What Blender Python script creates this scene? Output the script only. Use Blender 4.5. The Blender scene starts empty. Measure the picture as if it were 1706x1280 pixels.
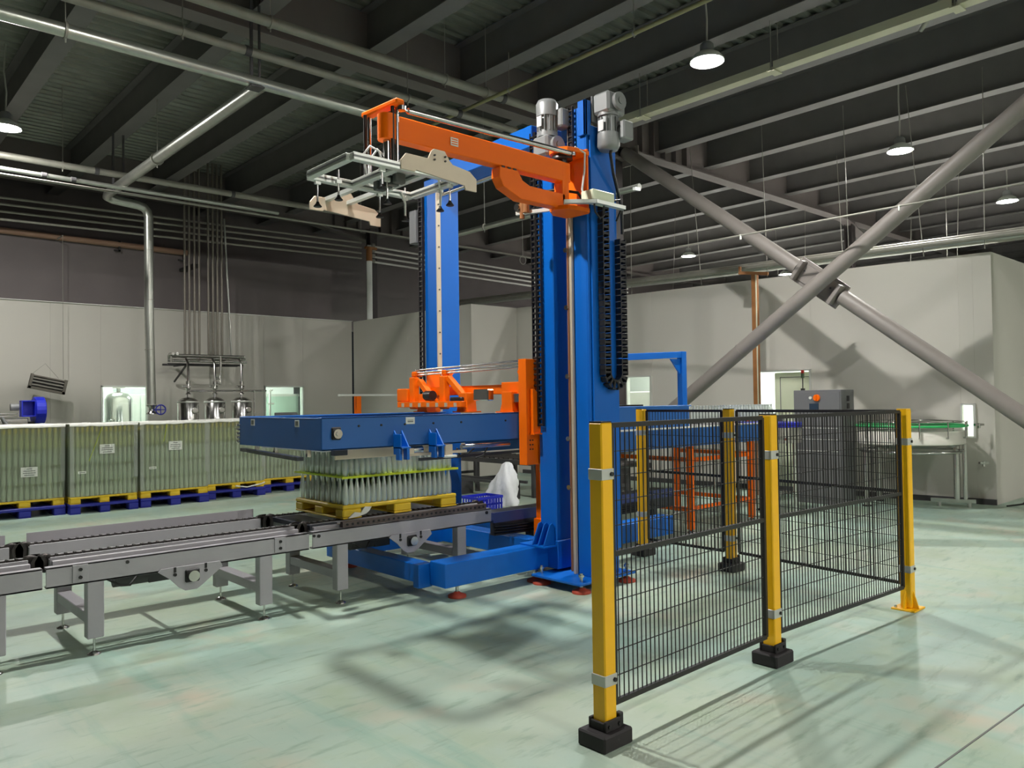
import bpy, bmesh, math, random
from mathutils import Vector, Matrix
random.seed(7)
S = bpy.context.scene
COL = S.collection
# ------------------------------------------------------------------ camera, world, exposure
cam_d = bpy.data.cameras.new('camera'); cam = bpy.data.objects.new('camera', cam_d); COL.objects.link(cam)
yaw, pit, rol = math.radians(42.15), math.radians(1.195), math.radians(-0.80)
fw = Vector((math.sin(yaw)*math.cos(pit), math.cos(yaw)*math.cos(pit), math.sin(pit)))
rt = Vector((math.cos(yaw), -math.sin(yaw), 0)); up = rt.cross(fw)
r2 = math.cos(rol)*rt + math.sin(rol)*up; u2 = -math.sin(rol)*rt + math.cos(rol)*up
cam.matrix_world = Matrix(((r2.x, u2.x, -fw.x, 0), (r2.y, u2.y, -fw.y, 0), (r2.z, u2.z, -fw.z, 1.6), (0, 0, 0, 1)))
cam_d.sensor_width = 36; cam_d.lens = 1305.37/1706*36; cam_d.clip_end = 200; cam_d.clip_start = .05
S.camera = cam
W = bpy.data.worlds.new('world'); S.world = W; W.use_nodes = True
W.node_tree.nodes['Background'].inputs[0].default_value = (.5, .55, .6, 1)
W.node_tree.nodes['Background'].inputs[1].default_value = .02
S.view_settings.view_transform = 'Standard'; S.view_settings.look = 'None'
S.view_settings.exposure = 0.0; S.view_settings.gamma = 1; S.view_settings.use_curve_mapping = False
S.cycles.transparent_max_bounces = 14
S.cycles.max_bounces = 8
LAMP = 4050.0         # emission strength of the LED core in every high bay lamp
ROOM = 60.0            # emission of the ceiling panels in the white rooms

# ------------------------------------------------------------------ materials
def lin(c):
    return tuple(((x/255)/12.92 if x <= 10 else (((x/255)+.055)/1.055)**2.4) for x in c)
def mat(name, c, rough=.5, metal=0, vary=.12, scale=6, bump=0, bscale=60, spec=.5, emit=0, stretch=(1, 1, 1), coat=0):
    m = bpy.data.materials.new(name); m.use_nodes = True
    nt = m.node_tree; b = nt.nodes['Principled BSDF']; L = nt.links
    c = lin(c)
    tc = nt.nodes.new('ShaderNodeTexCoord'); mp = nt.nodes.new('ShaderNodeMapping'); L.new(tc.outputs['Object'], mp.inputs[0])
    mp.inputs['Scale'].default_value = stretch
    n = nt.nodes.new('ShaderNodeTexNoise'); n.inputs['Scale'].default_value = scale; n.inputs['Detail'].default_value = 4
    L.new(mp.outputs[0], n.inputs['Vector'])
    mx = nt.nodes.new('ShaderNodeMix'); mx.data_type = 'RGBA'
    mx.inputs[6].default_value = (*[x*(1-vary) for x in c], 1); mx.inputs[7].default_value = (*[min(1, x*(1+vary)) for x in c], 1)
    L.new(n.outputs[0], mx.inputs[0]); L.new(mx.outputs[2], b.inputs['Base Color'])
    b.inputs['Roughness'].default_value = rough; b.inputs['Metallic'].default_value = metal
    b.inputs['Specular IOR Level'].default_value = spec; b.inputs['Coat Weight'].default_value = coat
    if emit:
        b.inputs['Emission Color'].default_value = (*c, 1); b.inputs['Emission Strength'].default_value = emit
    if bump:
        n2 = nt.nodes.new('ShaderNodeTexNoise'); n2.inputs['Scale'].default_value = bscale; L.new(mp.outputs[0], n2.inputs['Vector'])
        bp = nt.nodes.new('ShaderNodeBump'); bp.inputs['Strength'].default_value = bump; bp.inputs['Distance'].default_value = .01
        L.new(n2.outputs[0], bp.inputs['Height']); L.new(bp.outputs[0], b.inputs['Normal'])
    return m
def emissive(name, c, s):
    m = bpy.data.materials.new(name); m.use_nodes = True; nt = m.node_tree
    e = nt.nodes.new('ShaderNodeEmission'); e.inputs[0].default_value = (*c, 1); e.inputs[1].default_value = s
    nt.links.new(e.outputs[0], nt.nodes['Material Output'].inputs[0]); return m
def glassy(name, tint, diff, dshare, gshare=.12, rough=.08):
    """thin glass or film: clear tint + a little milk + gloss"""
    m = bpy.data.materials.new(name); m.use_nodes = True; nt = m.node_tree; L = nt.links
    tr = nt.nodes.new('ShaderNodeBsdfTransparent'); tr.inputs[0].default_value = (*tint, 1)
    df = nt.nodes.new('ShaderNodeBsdfDiffuse'); df.inputs[0].default_value = (*diff, 1)
    tl = nt.nodes.new('ShaderNodeBsdfTranslucent'); tl.inputs[0].default_value = (*diff, 1)
    ml = nt.nodes.new('ShaderNodeMixShader'); ml.inputs[0].default_value = .5; L.new(df.outputs[0], ml.inputs[1]); L.new(tl.outputs[0], ml.inputs[2])
    gl = nt.nodes.new('ShaderNodeBsdfGlossy'); gl.inputs[1].default_value = rough; gl.inputs[0].default_value = (.9, .95, .92, 1)
    lw = nt.nodes.new('ShaderNodeLayerWeight'); lw.inputs[0].default_value = .35
    ma = nt.nodes.new('ShaderNodeMath'); ma.operation = 'MULTIPLY_ADD'; ma.inputs[1].default_value = .5; ma.inputs[2].default_value = gshare; L.new(lw.outputs['Facing'], ma.inputs[0])
    m1 = nt.nodes.new('ShaderNodeMixShader'); m1.inputs[0].default_value = dshare; L.new(tr.outputs[0], m1.inputs[1]); L.new(ml.outputs[0], m1.inputs[2])
    m2 = nt.nodes.new('ShaderNodeMixShader'); L.new(ma.outputs[0], m2.inputs[0]); L.new(m1.outputs[0], m2.inputs[1]); L.new(gl.outputs[0], m2.inputs[2])
    L.new(m2.outputs[0], nt.nodes['Material Output'].inputs[0]); return m

BLUE = mat('blue machine paint', (0, 100, 196), .42, vary=.08, scale=3, bump=.03, spec=.4)
DBLUE = mat('blue head paint', (32, 96, 170), .42, vary=.1, scale=3, bump=.03)
ORANGE = mat('orange machine paint', (255, 112, 2), .45, vary=.06, scale=4, bump=.03, spec=.25)
YELLOW = mat('yellow post paint', (246, 186, 10), .4, vary=.06, scale=5, bump=.02)
GREY = mat('conveyor grey paint', (166, 163, 168), .45, vary=.1, scale=5, bump=.03)
DGREY = mat('dark grey paint', (70, 68, 70), .5, vary=.15)
BLACK = mat('black plastic', (26, 25, 26), .5, vary=.2)
BWIRE = mat('black wire', (30, 27, 27), .4, vary=.1)
CHAIN = mat('oily chain steel', (62, 58, 57), .4, .6, vary=.3, scale=40)
STEEL = mat('stainless steel', (200, 198, 195), .22, 1, vary=.08, scale=8, stretch=(1, 1, .1))
GALV = mat('galvanised pipe', (178, 180, 172), .32, .85, vary=.16, scale=9, bump=.05)
DULLP = mat('dull painted pipe', (150, 148, 138), .5, .3, vary=.2, scale=7)
ALU = mat('aluminium', (222, 224, 218), .35, .4, vary=.08)
ALUD = mat('aluminium groove', (110, 112, 110), .4, .8)
BEIGE = mat('beige sheet metal', (205, 190, 168), .45, .25, vary=.08, scale=10)
RUBBER = mat('black rubber foot', (38, 34, 36), .7, vary=.2)
REDPAD = mat('red foot pad', (180, 70, 48), .6)
WALL = mat('white panel wall', (203, 199, 190), .55, vary=.04, scale=1.2, bump=.02)
DWALL = mat('dark siding', (108, 100, 100), .7, vary=.12, scale=2)
BEAM = mat('grey painted steel beam', (108, 105, 104), .6, vary=.15, scale=3)
GIRD = mat('brown grey girder paint', (112, 104, 102), .65, vary=.15, scale=2)
BRACE = mat('brace pipe paint', (132, 125, 120), .5, vary=.1, scale=4)
RUST = mat('rusty brown paint', (150, 98, 52), .6, vary=.4, scale=6)
CREAM = mat('cream door', (226, 232, 204), .5, vary=.03)
MINT = mat('mint tank', (186, 214, 198), .4, vary=.06)
RWALL = mat('room white', (238, 240, 235), .6, vary=.03)
CABI = mat('cabinet grey', (112, 112, 114), .5, vary=.06)
PBLUE = mat('blue pallet plastic', (28, 36, 140), .5, vary=.12)
PYEL = mat('yellow pallet plastic', (226, 190, 44), .5, vary=.14, scale=8)
CBLUE = mat('blue crate plastic', (24, 40, 190), .45, vary=.1)
BAG = mat('white woven sack', (232, 233, 236), .7, vary=.06, bump=.3, bscale=25)
PAPER = mat('white paper', (225, 226, 218), .7, vary=.05)
PRINT = mat('grey print', (110, 112, 108), .7)
TRAY = mat('cable tray cream', (206, 203, 176), .5, .2, vary=.08)
TRACK = mat('dark track', (44, 46, 56), .45, vary=.2)
OSHEET = mat('olive divider sheet', (150, 160, 70), .5, vary=.1)
YSHEET = mat('yellow divider sheet', (205, 220, 40), .5, vary=.1)
LIDW = mat('white cover sheet', (236, 236, 228), .6, vary=.06, bump=.3, bscale=8)
REDP = mat('red plastic', (200, 40, 30), .4)
GREENP = mat('green plastic', (60, 190, 110), .4)
COPPER = mat('dark copper cord', (140, 92, 66), .5)
CORDW = mat('grey cord', (170, 168, 160), .5)
HOSE = mat('white air hose', (225, 225, 222), .4)
MOTOR = mat('motor grey', (142, 144, 144), .4, .2, vary=.08)
SILVERP = mat('polished nameplate', (235, 235, 235), .3, .3)
BAND = mat('zinc clamp band', (196, 196, 190), .45, .35, vary=.06)
CORE = emissive('lamp core', (1, .985, .94), LAMP)
LENS = emissive('lamp lens', (1, .985, .94), 40)
PANEL = emissive('room light', (.93, 1, .95), ROOM)
GLASSB = glassy('bottle glass', (.95, .98, .96), (.95, .97, .94), .42, .3, .2)
GLASSC = glassy('pale bottle glass', (.86, .9, .88), (.78, .80, .78), .5, .1, .15)
WRAP = glassy('stretch film', (.95, .97, .93), (.78, .81, .70), .27, .03, .3)
WBOT = mat('wrapped bottle glass', (172, 184, 158), .28, vary=.1, scale=5)
OTOP = mat('lid tinted bottle glass', (170, 176, 118), .28, vary=.1, scale=5)  # same glass as the lower tiers; yellow light from the lid painted in
YTOP = mat('yellow top tray', (190, 176, 56), .4, vary=.12)
CFILM = glassy('bunched film', (.95, .95, .94), (.85, .86, .82), .22, .06, .3)
PANE = glassy('window glass', (.93, .97, .95), (.8, .9, .85), .03, .03, .02)

def floor_material():
    m = bpy.data.materials.new('green epoxy floor'); m.use_nodes = True; nt = m.node_tree; L = nt.links; N = nt.nodes.new
    b = nt.nodes['Principled BSDF']
    tc = N('ShaderNodeTexCoord')
    def noise(sc, st=(1, 1, 1), det=6, rot=0):
        mp = N('ShaderNodeMapping'); mp.inputs['Scale'].default_value = st; mp.inputs['Rotation'].default_value = (0, 0, rot)
        L.new(tc.outputs['Object'], mp.inputs[0]); n = N('ShaderNodeTexNoise'); n.inputs['Scale'].default_value = sc; n.inputs['Detail'].default_value = det
        n.inputs['Roughness'].default_value = .6
        L.new(mp.outputs[0], n.inputs['Vector']); return n.outputs[0]
    def ramp(src, a, bb):
        r = N('ShaderNodeMapRange'); r.inputs[1].default_value = a; r.inputs[2].default_value = bb; L.new(src, r.inputs[0]); return r.outputs[0]
    def mix(f, c1, c2):
        x = N('ShaderNodeMix'); x.data_type = 'RGBA'; L.new(f, x.inputs[0])
        for i, c in ((6, c1), (7, c2)):
            if isinstance(c, tuple): x.inputs[i].default_value = (*lin(c), 1)
            else: L.new(c, x.inputs[i])
        return x.outputs[2]
    c = mix(ramp(noise(.55), .35, .65), (156, 182, 170), (174, 185, 166))
    c = mix(ramp(noise(2.2), .48, .75), c, (160, 178, 152))
    c = mix(ramp(noise(6, (1, .12, 1), 8, .7), .56, .8), c, (136, 170, 155))
    c = mix(ramp(noise(9, (.15, 1, 1), 8, .35), .6, .85), c, (184, 192, 170))
    c = mix(ramp(noise(30, (1, .05, 1), 4, 1.1), .66, .8), c, (126, 150, 136))
    # wet / worn stains by the far fence post
    def spot(x, y, rx, ry):
        mp = N('ShaderNodeMapping'); mp.vector_type = 'POINT'
        mp.inputs['Location'].default_value = (-x/rx, -y/ry, 0); mp.inputs['Scale'].default_value = (1/rx, 1/ry, 0)
        L.new(tc.outputs['Object'], mp.inputs[0])
        ln = N('ShaderNodeVectorMath'); ln.operation = 'LENGTH'; L.new(mp.outputs[0], ln.inputs[0])
        ad = N('ShaderNodeMath'); ad.operation = 'MULTIPLY_ADD'; ad.inputs[1].default_value = 1.6; L.new(noise(3), ad.inputs[0]); L.new(ln.outputs['Value'], ad.inputs[2])
        return ramp(ad.outputs[0], 1.75, 1.45)
    c = mix(ramp(noise(1.3, (1, 1, 1), 3), .58, .78), c, (186, 178, 158))
    c = mix(ramp(noise(16, (.22, 1, 1), 10, -.5), .55, .72), c, (140, 160, 142))
    c = mix(ramp(noise(60, (1, 1, 1), 3), .70, .76), c, (120, 136, 124))
    for s in ((6.1, 2.05, .9, .35), (5.2, 3.0, 1.2, .4), (7.6, 2.0, .8, .5)):
        c = mix(spot(*s), c, (112, 138, 114))
    L.new(c, b.inputs['Base Color'])
    L.new(ramp(noise(3.5), -.4, 1.6), b.inputs['Roughness'])
    b.inputs['Specular IOR Level'].default_value = .45
    bp = N('ShaderNodeBump'); bp.inputs['Strength'].default_value = .05; bp.inputs['Distance'].default_value = .01; L.new(noise(14), bp.inputs['Height']); L.new(bp.outputs[0], b.inputs['Normal'])
    return m
FLOOR = floor_material()
DECK = mat('foil roof deck', (134, 136, 126), .36, .35, vary=.4, scale=2.5, bump=.5, bscale=9, stretch=(1, 3, 1))

# ------------------------------------------------------------------ mesh builder
class MB:
    def __init__(s): s.v = []; s.f = []; s.sm = []
    def add(s, vs, fs, sm=False):
        o = len(s.v); s.v += [Vector(v) for v in vs]
        for f in fs: s.f.append([o+i for i in f]); s.sm.append(sm)
        return s
    def box(s, x0, x1, y0, y1, z0, z1):
        return s.hexa([(x0, y0, z0), (x1, y0, z0), (x1, y1, z0), (x0, y1, z0), (x0, y0, z1), (x1, y0, z1), (x1, y1, z1), (x0, y1, z1)])
    def hexa(s, p):
        return s.add(p, [(3, 2, 1, 0), (4, 5, 6, 7), (0, 1, 5, 4), (1, 2, 6, 5), (2, 3, 7, 6), (3, 0, 4, 7)])
    def bar(s, p0, p1, w, h, upv=(0, 0, 1)):
        p0 = Vector(p0); p1 = Vector(p1); d = (p1-p0).normalized(); u = Vector(upv)
        if abs(d.dot(u)) > .99: u = Vector((0, 1, 0))
        r = d.cross(u).normalized()*w/2; u = r.cross(d).normalized()*h/2
        return s.hexa([p0-r-u, p0+r-u, p1+r-u, p1-r-u, p0-r+u, p0+r+u, p1+r+u, p1-r+u])
    def cyl(s, p0, p1, r, n=12, r1=None, caps=True, sm=True):
        p0 = Vector(p0); p1 = Vector(p1); d = (p1-p0).normalized(); r1 = r if r1 is None else r1
        u = d.orthogonal().normalized(); w = d.cross(u)
        vs = [p0+(u*math.cos(2*math.pi*i/n)+w*math.sin(2*math.pi*i/n))*r for i in range(n)]+[p1+(u*math.cos(2*math.pi*i/n)+w*math.sin(2*math.pi*i/n))*r1 for i in range(n)]
        s.add(vs, [(i, (i+1) % n, n+(i+1) % n, n+i) for i in range(n)], sm)
        if caps: s.add(vs, [tuple(range(n-1, -1, -1)), tuple(range(n, 2*n))])
        return s
    def tube(s, pts, r, n=8, closed=False):
        pts = [Vector(p) for p in pts]; m = len(pts); rings = []; u = None
        for i, p in enumerate(pts):
            a = pts[i-1] if (i or closed) else p; b = pts[(i+1) % m] if (i < m-1 or closed) else p
            d = (b-a).normalized()
            u = d.orthogonal().normalized() if u is None else (u-d*u.dot(d)).normalized()
            w = d.cross(u); rings.append([p+(u*math.cos(2*math.pi*k/n)+w*math.sin(2*math.pi*k/n))*r for k in range(n)])
        vs = [v for R in rings for v in R]
        s.add(vs, [(i*n+k, i*n+(k+1) % n, ((i+1) % m)*n+(k+1) % n, ((i+1) % m)*n+k) for i in range(m if closed else m-1) for k in range(n)], True)
        if not closed: s.add(vs, [tuple(range(n-1, -1, -1)), tuple((m-1)*n+k for k in range(n))])
        return s
    def lathe(s, prof, c=(0, 0, 0), n=16, axis='z', caps=True):
        def P(r, h, a):
            x, y = r*math.cos(a), r*math.sin(a)
            q = (x, y, h) if axis == 'z' else ((h, x, y) if axis == 'x' else (y, h, x))
            return Vector(q)+Vector(c)
        vs = [P(r, h, 2*math.pi*k/n) for r, h in prof for k in range(n)]
        s.add(vs, [(i*n+k, i*n+(k+1) % n, (i+1)*n+(k+1) % n, (i+1)*n+k) for i in range(len(prof)-1) for k in range(n)], True)
        if caps: s.add(vs, [tuple(range(n-1, -1, -1)), tuple((len(prof)-1)*n+k for k in range(n))])
        return s
    def prism(s, poly, a0, a1, axis='y'):
        def P(p, a): return {'y': (p[0], a, p[1]), 'x': (a, p[0], p[1]), 'z': (p[0], p[1], a)}[axis]
        n = len(poly); vs = [P(p, a0) for p in poly]+[P(p, a1) for p in poly]
        return s.add(vs, [tuple(range(n-1, -1, -1)), tuple(range(n, 2*n))]+[(i, (i+1) % n, n+(i+1) % n, n+i) for i in range(n)])
    def rot(s, ang, c, axis='Z'):
        M = Matrix.Rotation(ang, 3, axis); c = Vector(c); s.v = [M @ (v-c)+c for v in s.v]; return s
ORG = {}
def mesh_of(name, mb, material, off, bev=0):
    me = bpy.data.meshes.new(name); me.from_pydata([v-off for v in mb.v], [], mb.f); me.materials.append(material)
    me.polygons.foreach_set('use_smooth', mb.sm)
    bm = bmesh.new(); bm.from_mesh(me)
    bmesh.ops.recalc_face_normals(bm, faces=bm.faces)
    if bev:
        bmesh.ops.bevel(bm, geom=[e for e in bm.edges if len(e.link_faces) == 2 and e.calc_face_angle() > 1.0], offset=bev, segments=1, affect='EDGES', clamp_overlap=True)
    bm.to_mesh(me); bm.free(); return me
def build(name, mb, material, parent=None, bev=0, label=None, cat=None, group=None, kind=None):
    if parent is not None: off = ORG[parent.name]
    else:
        xs = [v.x for v in mb.v]; ys = [v.y for v in mb.v]; zs = [v.z for v in mb.v]
        off = Vector(((min(xs)+max(xs))/2, (min(ys)+max(ys))/2, min(zs)))
    o = bpy.data.objects.new(name, mesh_of(name, mb, material, off, bev)); COL.objects.link(o)
    if parent is not None: o.parent = parent
    else: o.location = off
    ORG[o.name] = off
    return tag(o, label, cat, group, kind)
def tag(o, label=None, cat=None, group=None, kind=None):
    if label: o['label'] = label
    if cat: o['category'] = cat
    if group: o['group'] = group
    if kind: o['kind'] = kind
    return o
def thing(name, label, cat, loc, group=None, kind=None):
    o = bpy.data.objects.new(name, None); COL.objects.link(o); o.location = loc; o.empty_display_size = .1
    ORG[o.name] = Vector(loc); return tag(o, label, cat, group, kind)
def clone(src, loc, label=None, rz=0, name=None):
    def cp(o, par):
        c = o.copy(); COL.objects.link(c)
        if par is not None: c.parent = par
        for ch in o.children: cp(ch, c)
        return c
    r = cp(src, None); r.location = loc; r.rotation_euler = (0, 0, rz); ORG[r.name] = Vector(loc)
    if label: r['label'] = label
    return r
def inst(name, me, parent, loc, kind=None):          # one more piece that shares mesh data, child of parent (loc in world)
    o = bpy.data.objects.new(name, me); COL.objects.link(o); o.parent = parent; o.location = Vector(loc)-ORG[parent.name]; ORG[o.name] = ORG[parent.name]
    return o
def struct(name, mb, m, parent=None, bev=0, label=None, cat=None):
    return build(name, mb, m, parent, bev, label, cat, None, 'structure' if parent is None else None)

# ------------------------------------------------------------------ setting: floor, walls, roof
HX0, HX1, HY0, HY1, HZ = -9, 34, -6, 19.2, 6.85
struct('floor', MB().box(HX0, HX1, HY0, HY1+4, -.2, 0), FLOOR, label='pale green epoxy floor with scuffs and stains', cat='floor')
struct('trim_1', MB().bar((3.0, 1.338, .0015), (6.6, 1.166, .0015), .008, .003), PRINT, label='thin dark joint line in the green floor at the lower right', cat='floor joint')
struct('wall_front', MB().box(HX0, HX1, HY0-.2, HY0, 0, HZ), WALL, label='unseen hall wall behind the photographer, made pale to bounce light', cat='wall')  # out of view; set close and pale for its bounce light
struct('wall_left', MB().box(HX0-.2, HX0, HY0, HY1+4, 0, HZ), DWALL, label='dark hall wall far to one side', cat='wall')
struct('wall_far', MB().box(HX1, HX1+.2, HY0, HY1+4, 0, HZ), DWALL, label='dark hall wall far beyond the white room', cat='wall')
up_ = MB()
up_.box(HX0, 9.75, 17.42, 17.52, 3.66, 4.92); struct('wall_back', up_, DWALL, label='dark upper siding band above the white panel wall', cat='wall')
struct('wall_upper', MB().box(HX0, HX1, HY1, HY1+.2, 3.6, HZ), DWALL, label='dark hall wall under the roof behind the pipes', cat='wall')
# corrugated deck
dk = MB(); ys = []; y = HY0
while y < HY1+.2:
    ys += [(y, HZ), (y+.09, HZ), (y+.115, HZ-.045), (y+.175, HZ-.045)]; y += .2
n = len(ys)
dk.add([(HX0, a, b) for a, b in ys]+[(HX1, a, b) for a, b in ys], [(i, i+1, n+i+1, n+i) for i in range(n-1)])
struct('ceiling', dk, DECK, label='dark corrugated foil faced roof deck', cat='ceiling')
# roof beams along Y
def ibeam_y(x, y0, y1, z0, z1, w, t=.014):
    return MB().box(x-w/2, x+w/2, y0, y1, z0, z0+t).box(x-w/2, x+w/2, y0, y1, z1-t, z1).box(x-t/2, x+t/2, y0, y1, z0+t, z1-t)
for k in range(-4, 20):
    x = 2.42+1.58*k
    if x < HX0+.3 or x > HX1-.3: continue
    struct('ceiling_beam', ibeam_y(x, HY0, HY1, 6.2, 6.8, .24), BEAM, label='long grey steel roof beam running away under the deck', cat='roof beam')['group'] = 'roof beams'
# main girder with stiffeners
def girder(y, z0, name, lab):
    g = thing(name, lab, 'girder', (8, y, z0), kind='structure')
    m = MB().box(HX0, HX1, y-.13, y+.13, z0, z0+.025).box(HX0, HX1, y-.01, y+.01, z0+.025, 6.82)
    build('girder_body', m, GIRD, g)
    st = None
    for i in range(0, 9):
        x = 9.9+i*.34
        if abs(x-11.05) < .15: continue
        if st is None: st = build('stiffener', MB().box(x-.008, x+.008, y-.125, y+.125, z0+.025, 6.8), GIRD, g)
        else: inst('stiffener', st.data, g, st.matrix_world.translation+Vector((x-9.9, 0, 0))+ORG[g.name])
    for xx in (9.3, 19.5):
        build('haunch', MB().prism([(xx, z0), (xx+1.8, z0-.55), (xx+1.8, z0-.52), (xx, z0+.03)] if xx > 15 else [(xx+1.6, z0-.25), (xx, z0), (xx, z0+.03), (xx+1.6, z0-.22)], y-.13, y+.13), GIRD, g)
    return g
girder(8.95, 6.03, 'main_girder', 'deep brown grey main girder with stiffener plates above the machine')
girder(17.6, 6.03, 'back_girder', 'deep dark girder over the back wall')

# white panel rooms ------------------------------------------------
RH = 3.65
wb = thing('wall_room_back', 'white insulated panel wall behind the wrapped pallets', 'wall', (3, 17.4, 0), kind='structure')
def pan_x(x0, x1, z0, z1, y=17.4, par=wb):
    build('panel', MB().box(x0+.0004, x1-.0004, y, y+.08, z0, z1), WALL, par, .003)
xs = [-9, -7.6, -6.2, -4.8, -3.4, -2.0, -.6, .8, 2.2, 3.58, 4.485]
for a, b in zip(xs, xs[1:]): pan_x(a, b, 0, RH)
pan_x(4.485, 5.40, 2.012, RH); pan_x(5.40, 6.7, 0, RH); pan_x(6.7, 7.962, 0, RH); pan_x(7.962, 8.95, 2.02, RH); pan_x(8.95, 10.3, 0, RH)
for i, (a, b) in enumerate(((4.485, 5.40), (7.962, 8.95))):
    w = struct('window_%d' % (i+1), MB().box(a, a+.03, 17.36, 17.5, .0, 2.015).box(b-.03, b, 17.36, 17.5, 0, 2.015).box(a, b, 17.36, 17.5, 1.985, 2.02), ALU, label=('tall glazed opening with a steel tank and cabinet inside', 'tall glazed opening with a mint tank inside')[i], cat='window')
    build('pane', MB().box(a+.03, b-.03, 17.43, 17.436, 0.02, 1.985), PANE, w)
struct('trim_2', MB().box(-9, 10.3, 17.36, 17.5, RH, RH+.012), ALU, label='pale capping along the top of the white panel wall', cat='trim')
def wall_run(p0, p1, name, lab, holes=(), n=6):
    """white panel wall from p0 to p1 (plan), holes = (s0,s1,z0,z1) along the run"""
    p0 = Vector((*p0, 0)); p1 = Vector((*p1, 0)); L = (p1-p0).length; d = (p1-p0)/L; nrm = Vector((d.y, -d.x, 0))*.08
    wl = thing(name, lab, 'wall', p0, kind='structure')
    cuts = sorted(set([0, L]+[c for h in holes for c in h[:2]])); full = []
    for a, b in zip(cuts, cuts[1:]):
        k = max(1, round((b-a)/2.4))
        full += [(a+(b-a)*i/k, a+(b-a)*(i+1)/k) for i in range(k)]
    for a, b in full:
        zs = [(0, RH)]
        for h in holes:
            if a >= h[0]-1e-3 and b <= h[1]+1e-3: zs = [(0, h[2]), (h[3], RH)]
        for z0, z1 in zs:
            if z1-z0 < .02: continue
            q0 = p0+d*(a+.0003); q1 = p0+d*(b-.0003)
            build('panel', MB().hexa([q0+Vector((0, 0, z0)), q1+Vector((0, 0, z0)), q1+nrm+Vector((0, 0, z0)), q0+nrm+Vector((0, 0, z0)), q0+Vector((0, 0, z1)), q1+Vector((0, 0, z1)), q1+nrm+Vector((0, 0, z1)), q0+nrm+Vector((0, 0, z1))]), WALL, wl, .0015)
    return wl
# right hand wall leans slightly in plan: (12.7,3.7) -> (11.75,12.8)
RW0, RW1 = Vector((12.70, 3.70, 0)), Vector((11.75, 12.8, 0)); RD = (RW1-RW0).normalized(); RN = Vector((RD.y, -RD.x, 0))   # RN points into the room (+X)
def rw(s, out=0, z=0): return RW0+RD*s-RN*out+Vector((0, 0, z))
wall_run((12.70, 3.70), (11.75, 12.8), 'wall_room_right', 'white panel wall behind the crossing braces', holes=((.24, .43, .96, 1.46), (2.62, 3.60, 0, 2.05), (5.69, 6.25, 1.35, 2.04)))
wall_run((11.75, 12.8), (10.45, 12.8), 'wall_room_step', 'white panel wall stepping out behind the far blue column')
wall_run((10.45, 12.8), (10.35, 17.4), 'wall_room_return', 'white panel wall returning to the back corner')
wall_run((24, 3.70), (12.7, 3.7), 'wall_room_side', 'white panel wall receding past the outside corner')
struct('baseboard_right', MB().bar(rw(.0, .02, .04), rw(9, .02, .04), .04, .08), DGREY, label='dark curb along the foot of the white wall', cat='baseboard')
for i, (a, b, z0, z1, lab) in enumerate(((2.62, 3.60, 0, 2.05, 'doorway in the white wall beside the control cabinet'), (5.69, 6.25, 1.35, 2.04, 'small bright hatch in the white wall beyond the blue arch'), (.24, .43, .96, 1.46, 'narrow bright pass-through at the round table'))):
    f = MB()
    for s_ in (a+.012, b-.012): f.bar(rw(s_, .01, z0), rw(s_, .01, z1), .1, .025, RD)
    f.bar(rw(a, .01, z1-.012), rw(b, .01, z1-.012), .1, .025)
    if z0 > .1: f.bar(rw(a, .01, z0+.012), rw(b, .01, z0+.012), .1, .025)
    struct(('door_%d' if z0 < .1 else 'window_%d') % (i+3), f, ALU, label=lab, cat='door' if z0 < .1 else 'window')
# room roofs (unseen, added against light leaks), inner floors and inner back walls
struct('ceiling_room_back', MB().box(-9, 10.3, 17.5, 21.6, RH-.1, RH), RWALL, label='unseen roof slab closing the light into the white back room', cat='ceiling')
struct('wall_inner_back', MB().box(-9, 10.3, 20.6, 20.7, 0, RH-.1), RWALL, label='inner white wall seen through the glazed openings', cat='wall')
struct('ceiling_room_right', MB().prism([(12.8, 3.8), (24, 3.8), (24, 17.4), (10.45, 17.4), (10.55, 12.9), (11.85, 12.9)], RH-.1, RH, 'z'), RWALL, label='unseen roof slab closing the light into the white room beyond the doorway', cat='ceiling')
struct('wall_inner_right', MB().box(16.2, 16.3, 3.8, 17, 0, RH-.1), RWALL, label='inner white wall seen through the doorway', cat='wall')
def room_panel(x, y, lab):
    t = thing('ceiling_light', lab, 'ceiling light', (x, y, RH-.12))
    build('frame', MB().box(x-.62, x+.62, y-.32, y+.32, RH-.125, RH-.1), ALU, t); build('diffuser', MB().box(x-.6, x+.6, y-.3, y+.3, RH-.13, RH-.1255), PANEL, t)
for x in (5, 8.4): room_panel(x, 18.9, 'white light panel inside the back room above the %s' % ('steel tank' if x < 6 else 'mint tank'))
for y in (4.6, 7.2, 10.4): room_panel(14.3, y, 'white light panel inside the room beyond the %s' % {4.6: 'pass-through', 7.2: 'doorway', 10.4: 'hatch'}[y])

# building columns, bracing --------------------------------------------------
def hcol(x, y, lab, h=6.03):
    m = MB().box(x-.10, x+.10, y-.10, y-.084, 0, h).box(x-.10, x+.10, y+.084, y+.10, 0, h).box(x-.007, x+.007, y-.084, y+.084, 0, h)
    c = struct('column', m, mat('dark column paint', (64, 58, 58), .6), label=lab, cat='column')
    build('base_plate', MB().box(x-.16, x+.16, y-.16, y+.16, 0, .03), DGREY, c)
hcol(10.67, 9.0, 'dark steel building column behind the near blue mast')
hcol(11.05, 1.2, 'dark steel building column out of sight past the braces')
hcol(10.75, 17.15, 'dark steel building column by the back corner of the white rooms')
hcol(19.8, 8.95, 'dark steel building column rising through the white room roof')
BX = 10.75
b1 = thing('brace_pipe', 'grey diagonal brace pipe running down to the right, with bolted joint plates', 'brace', (BX, 5.3, 3.2))
P = lambda y, z, dx=0: Vector((BX+dx, y, z))
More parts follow.
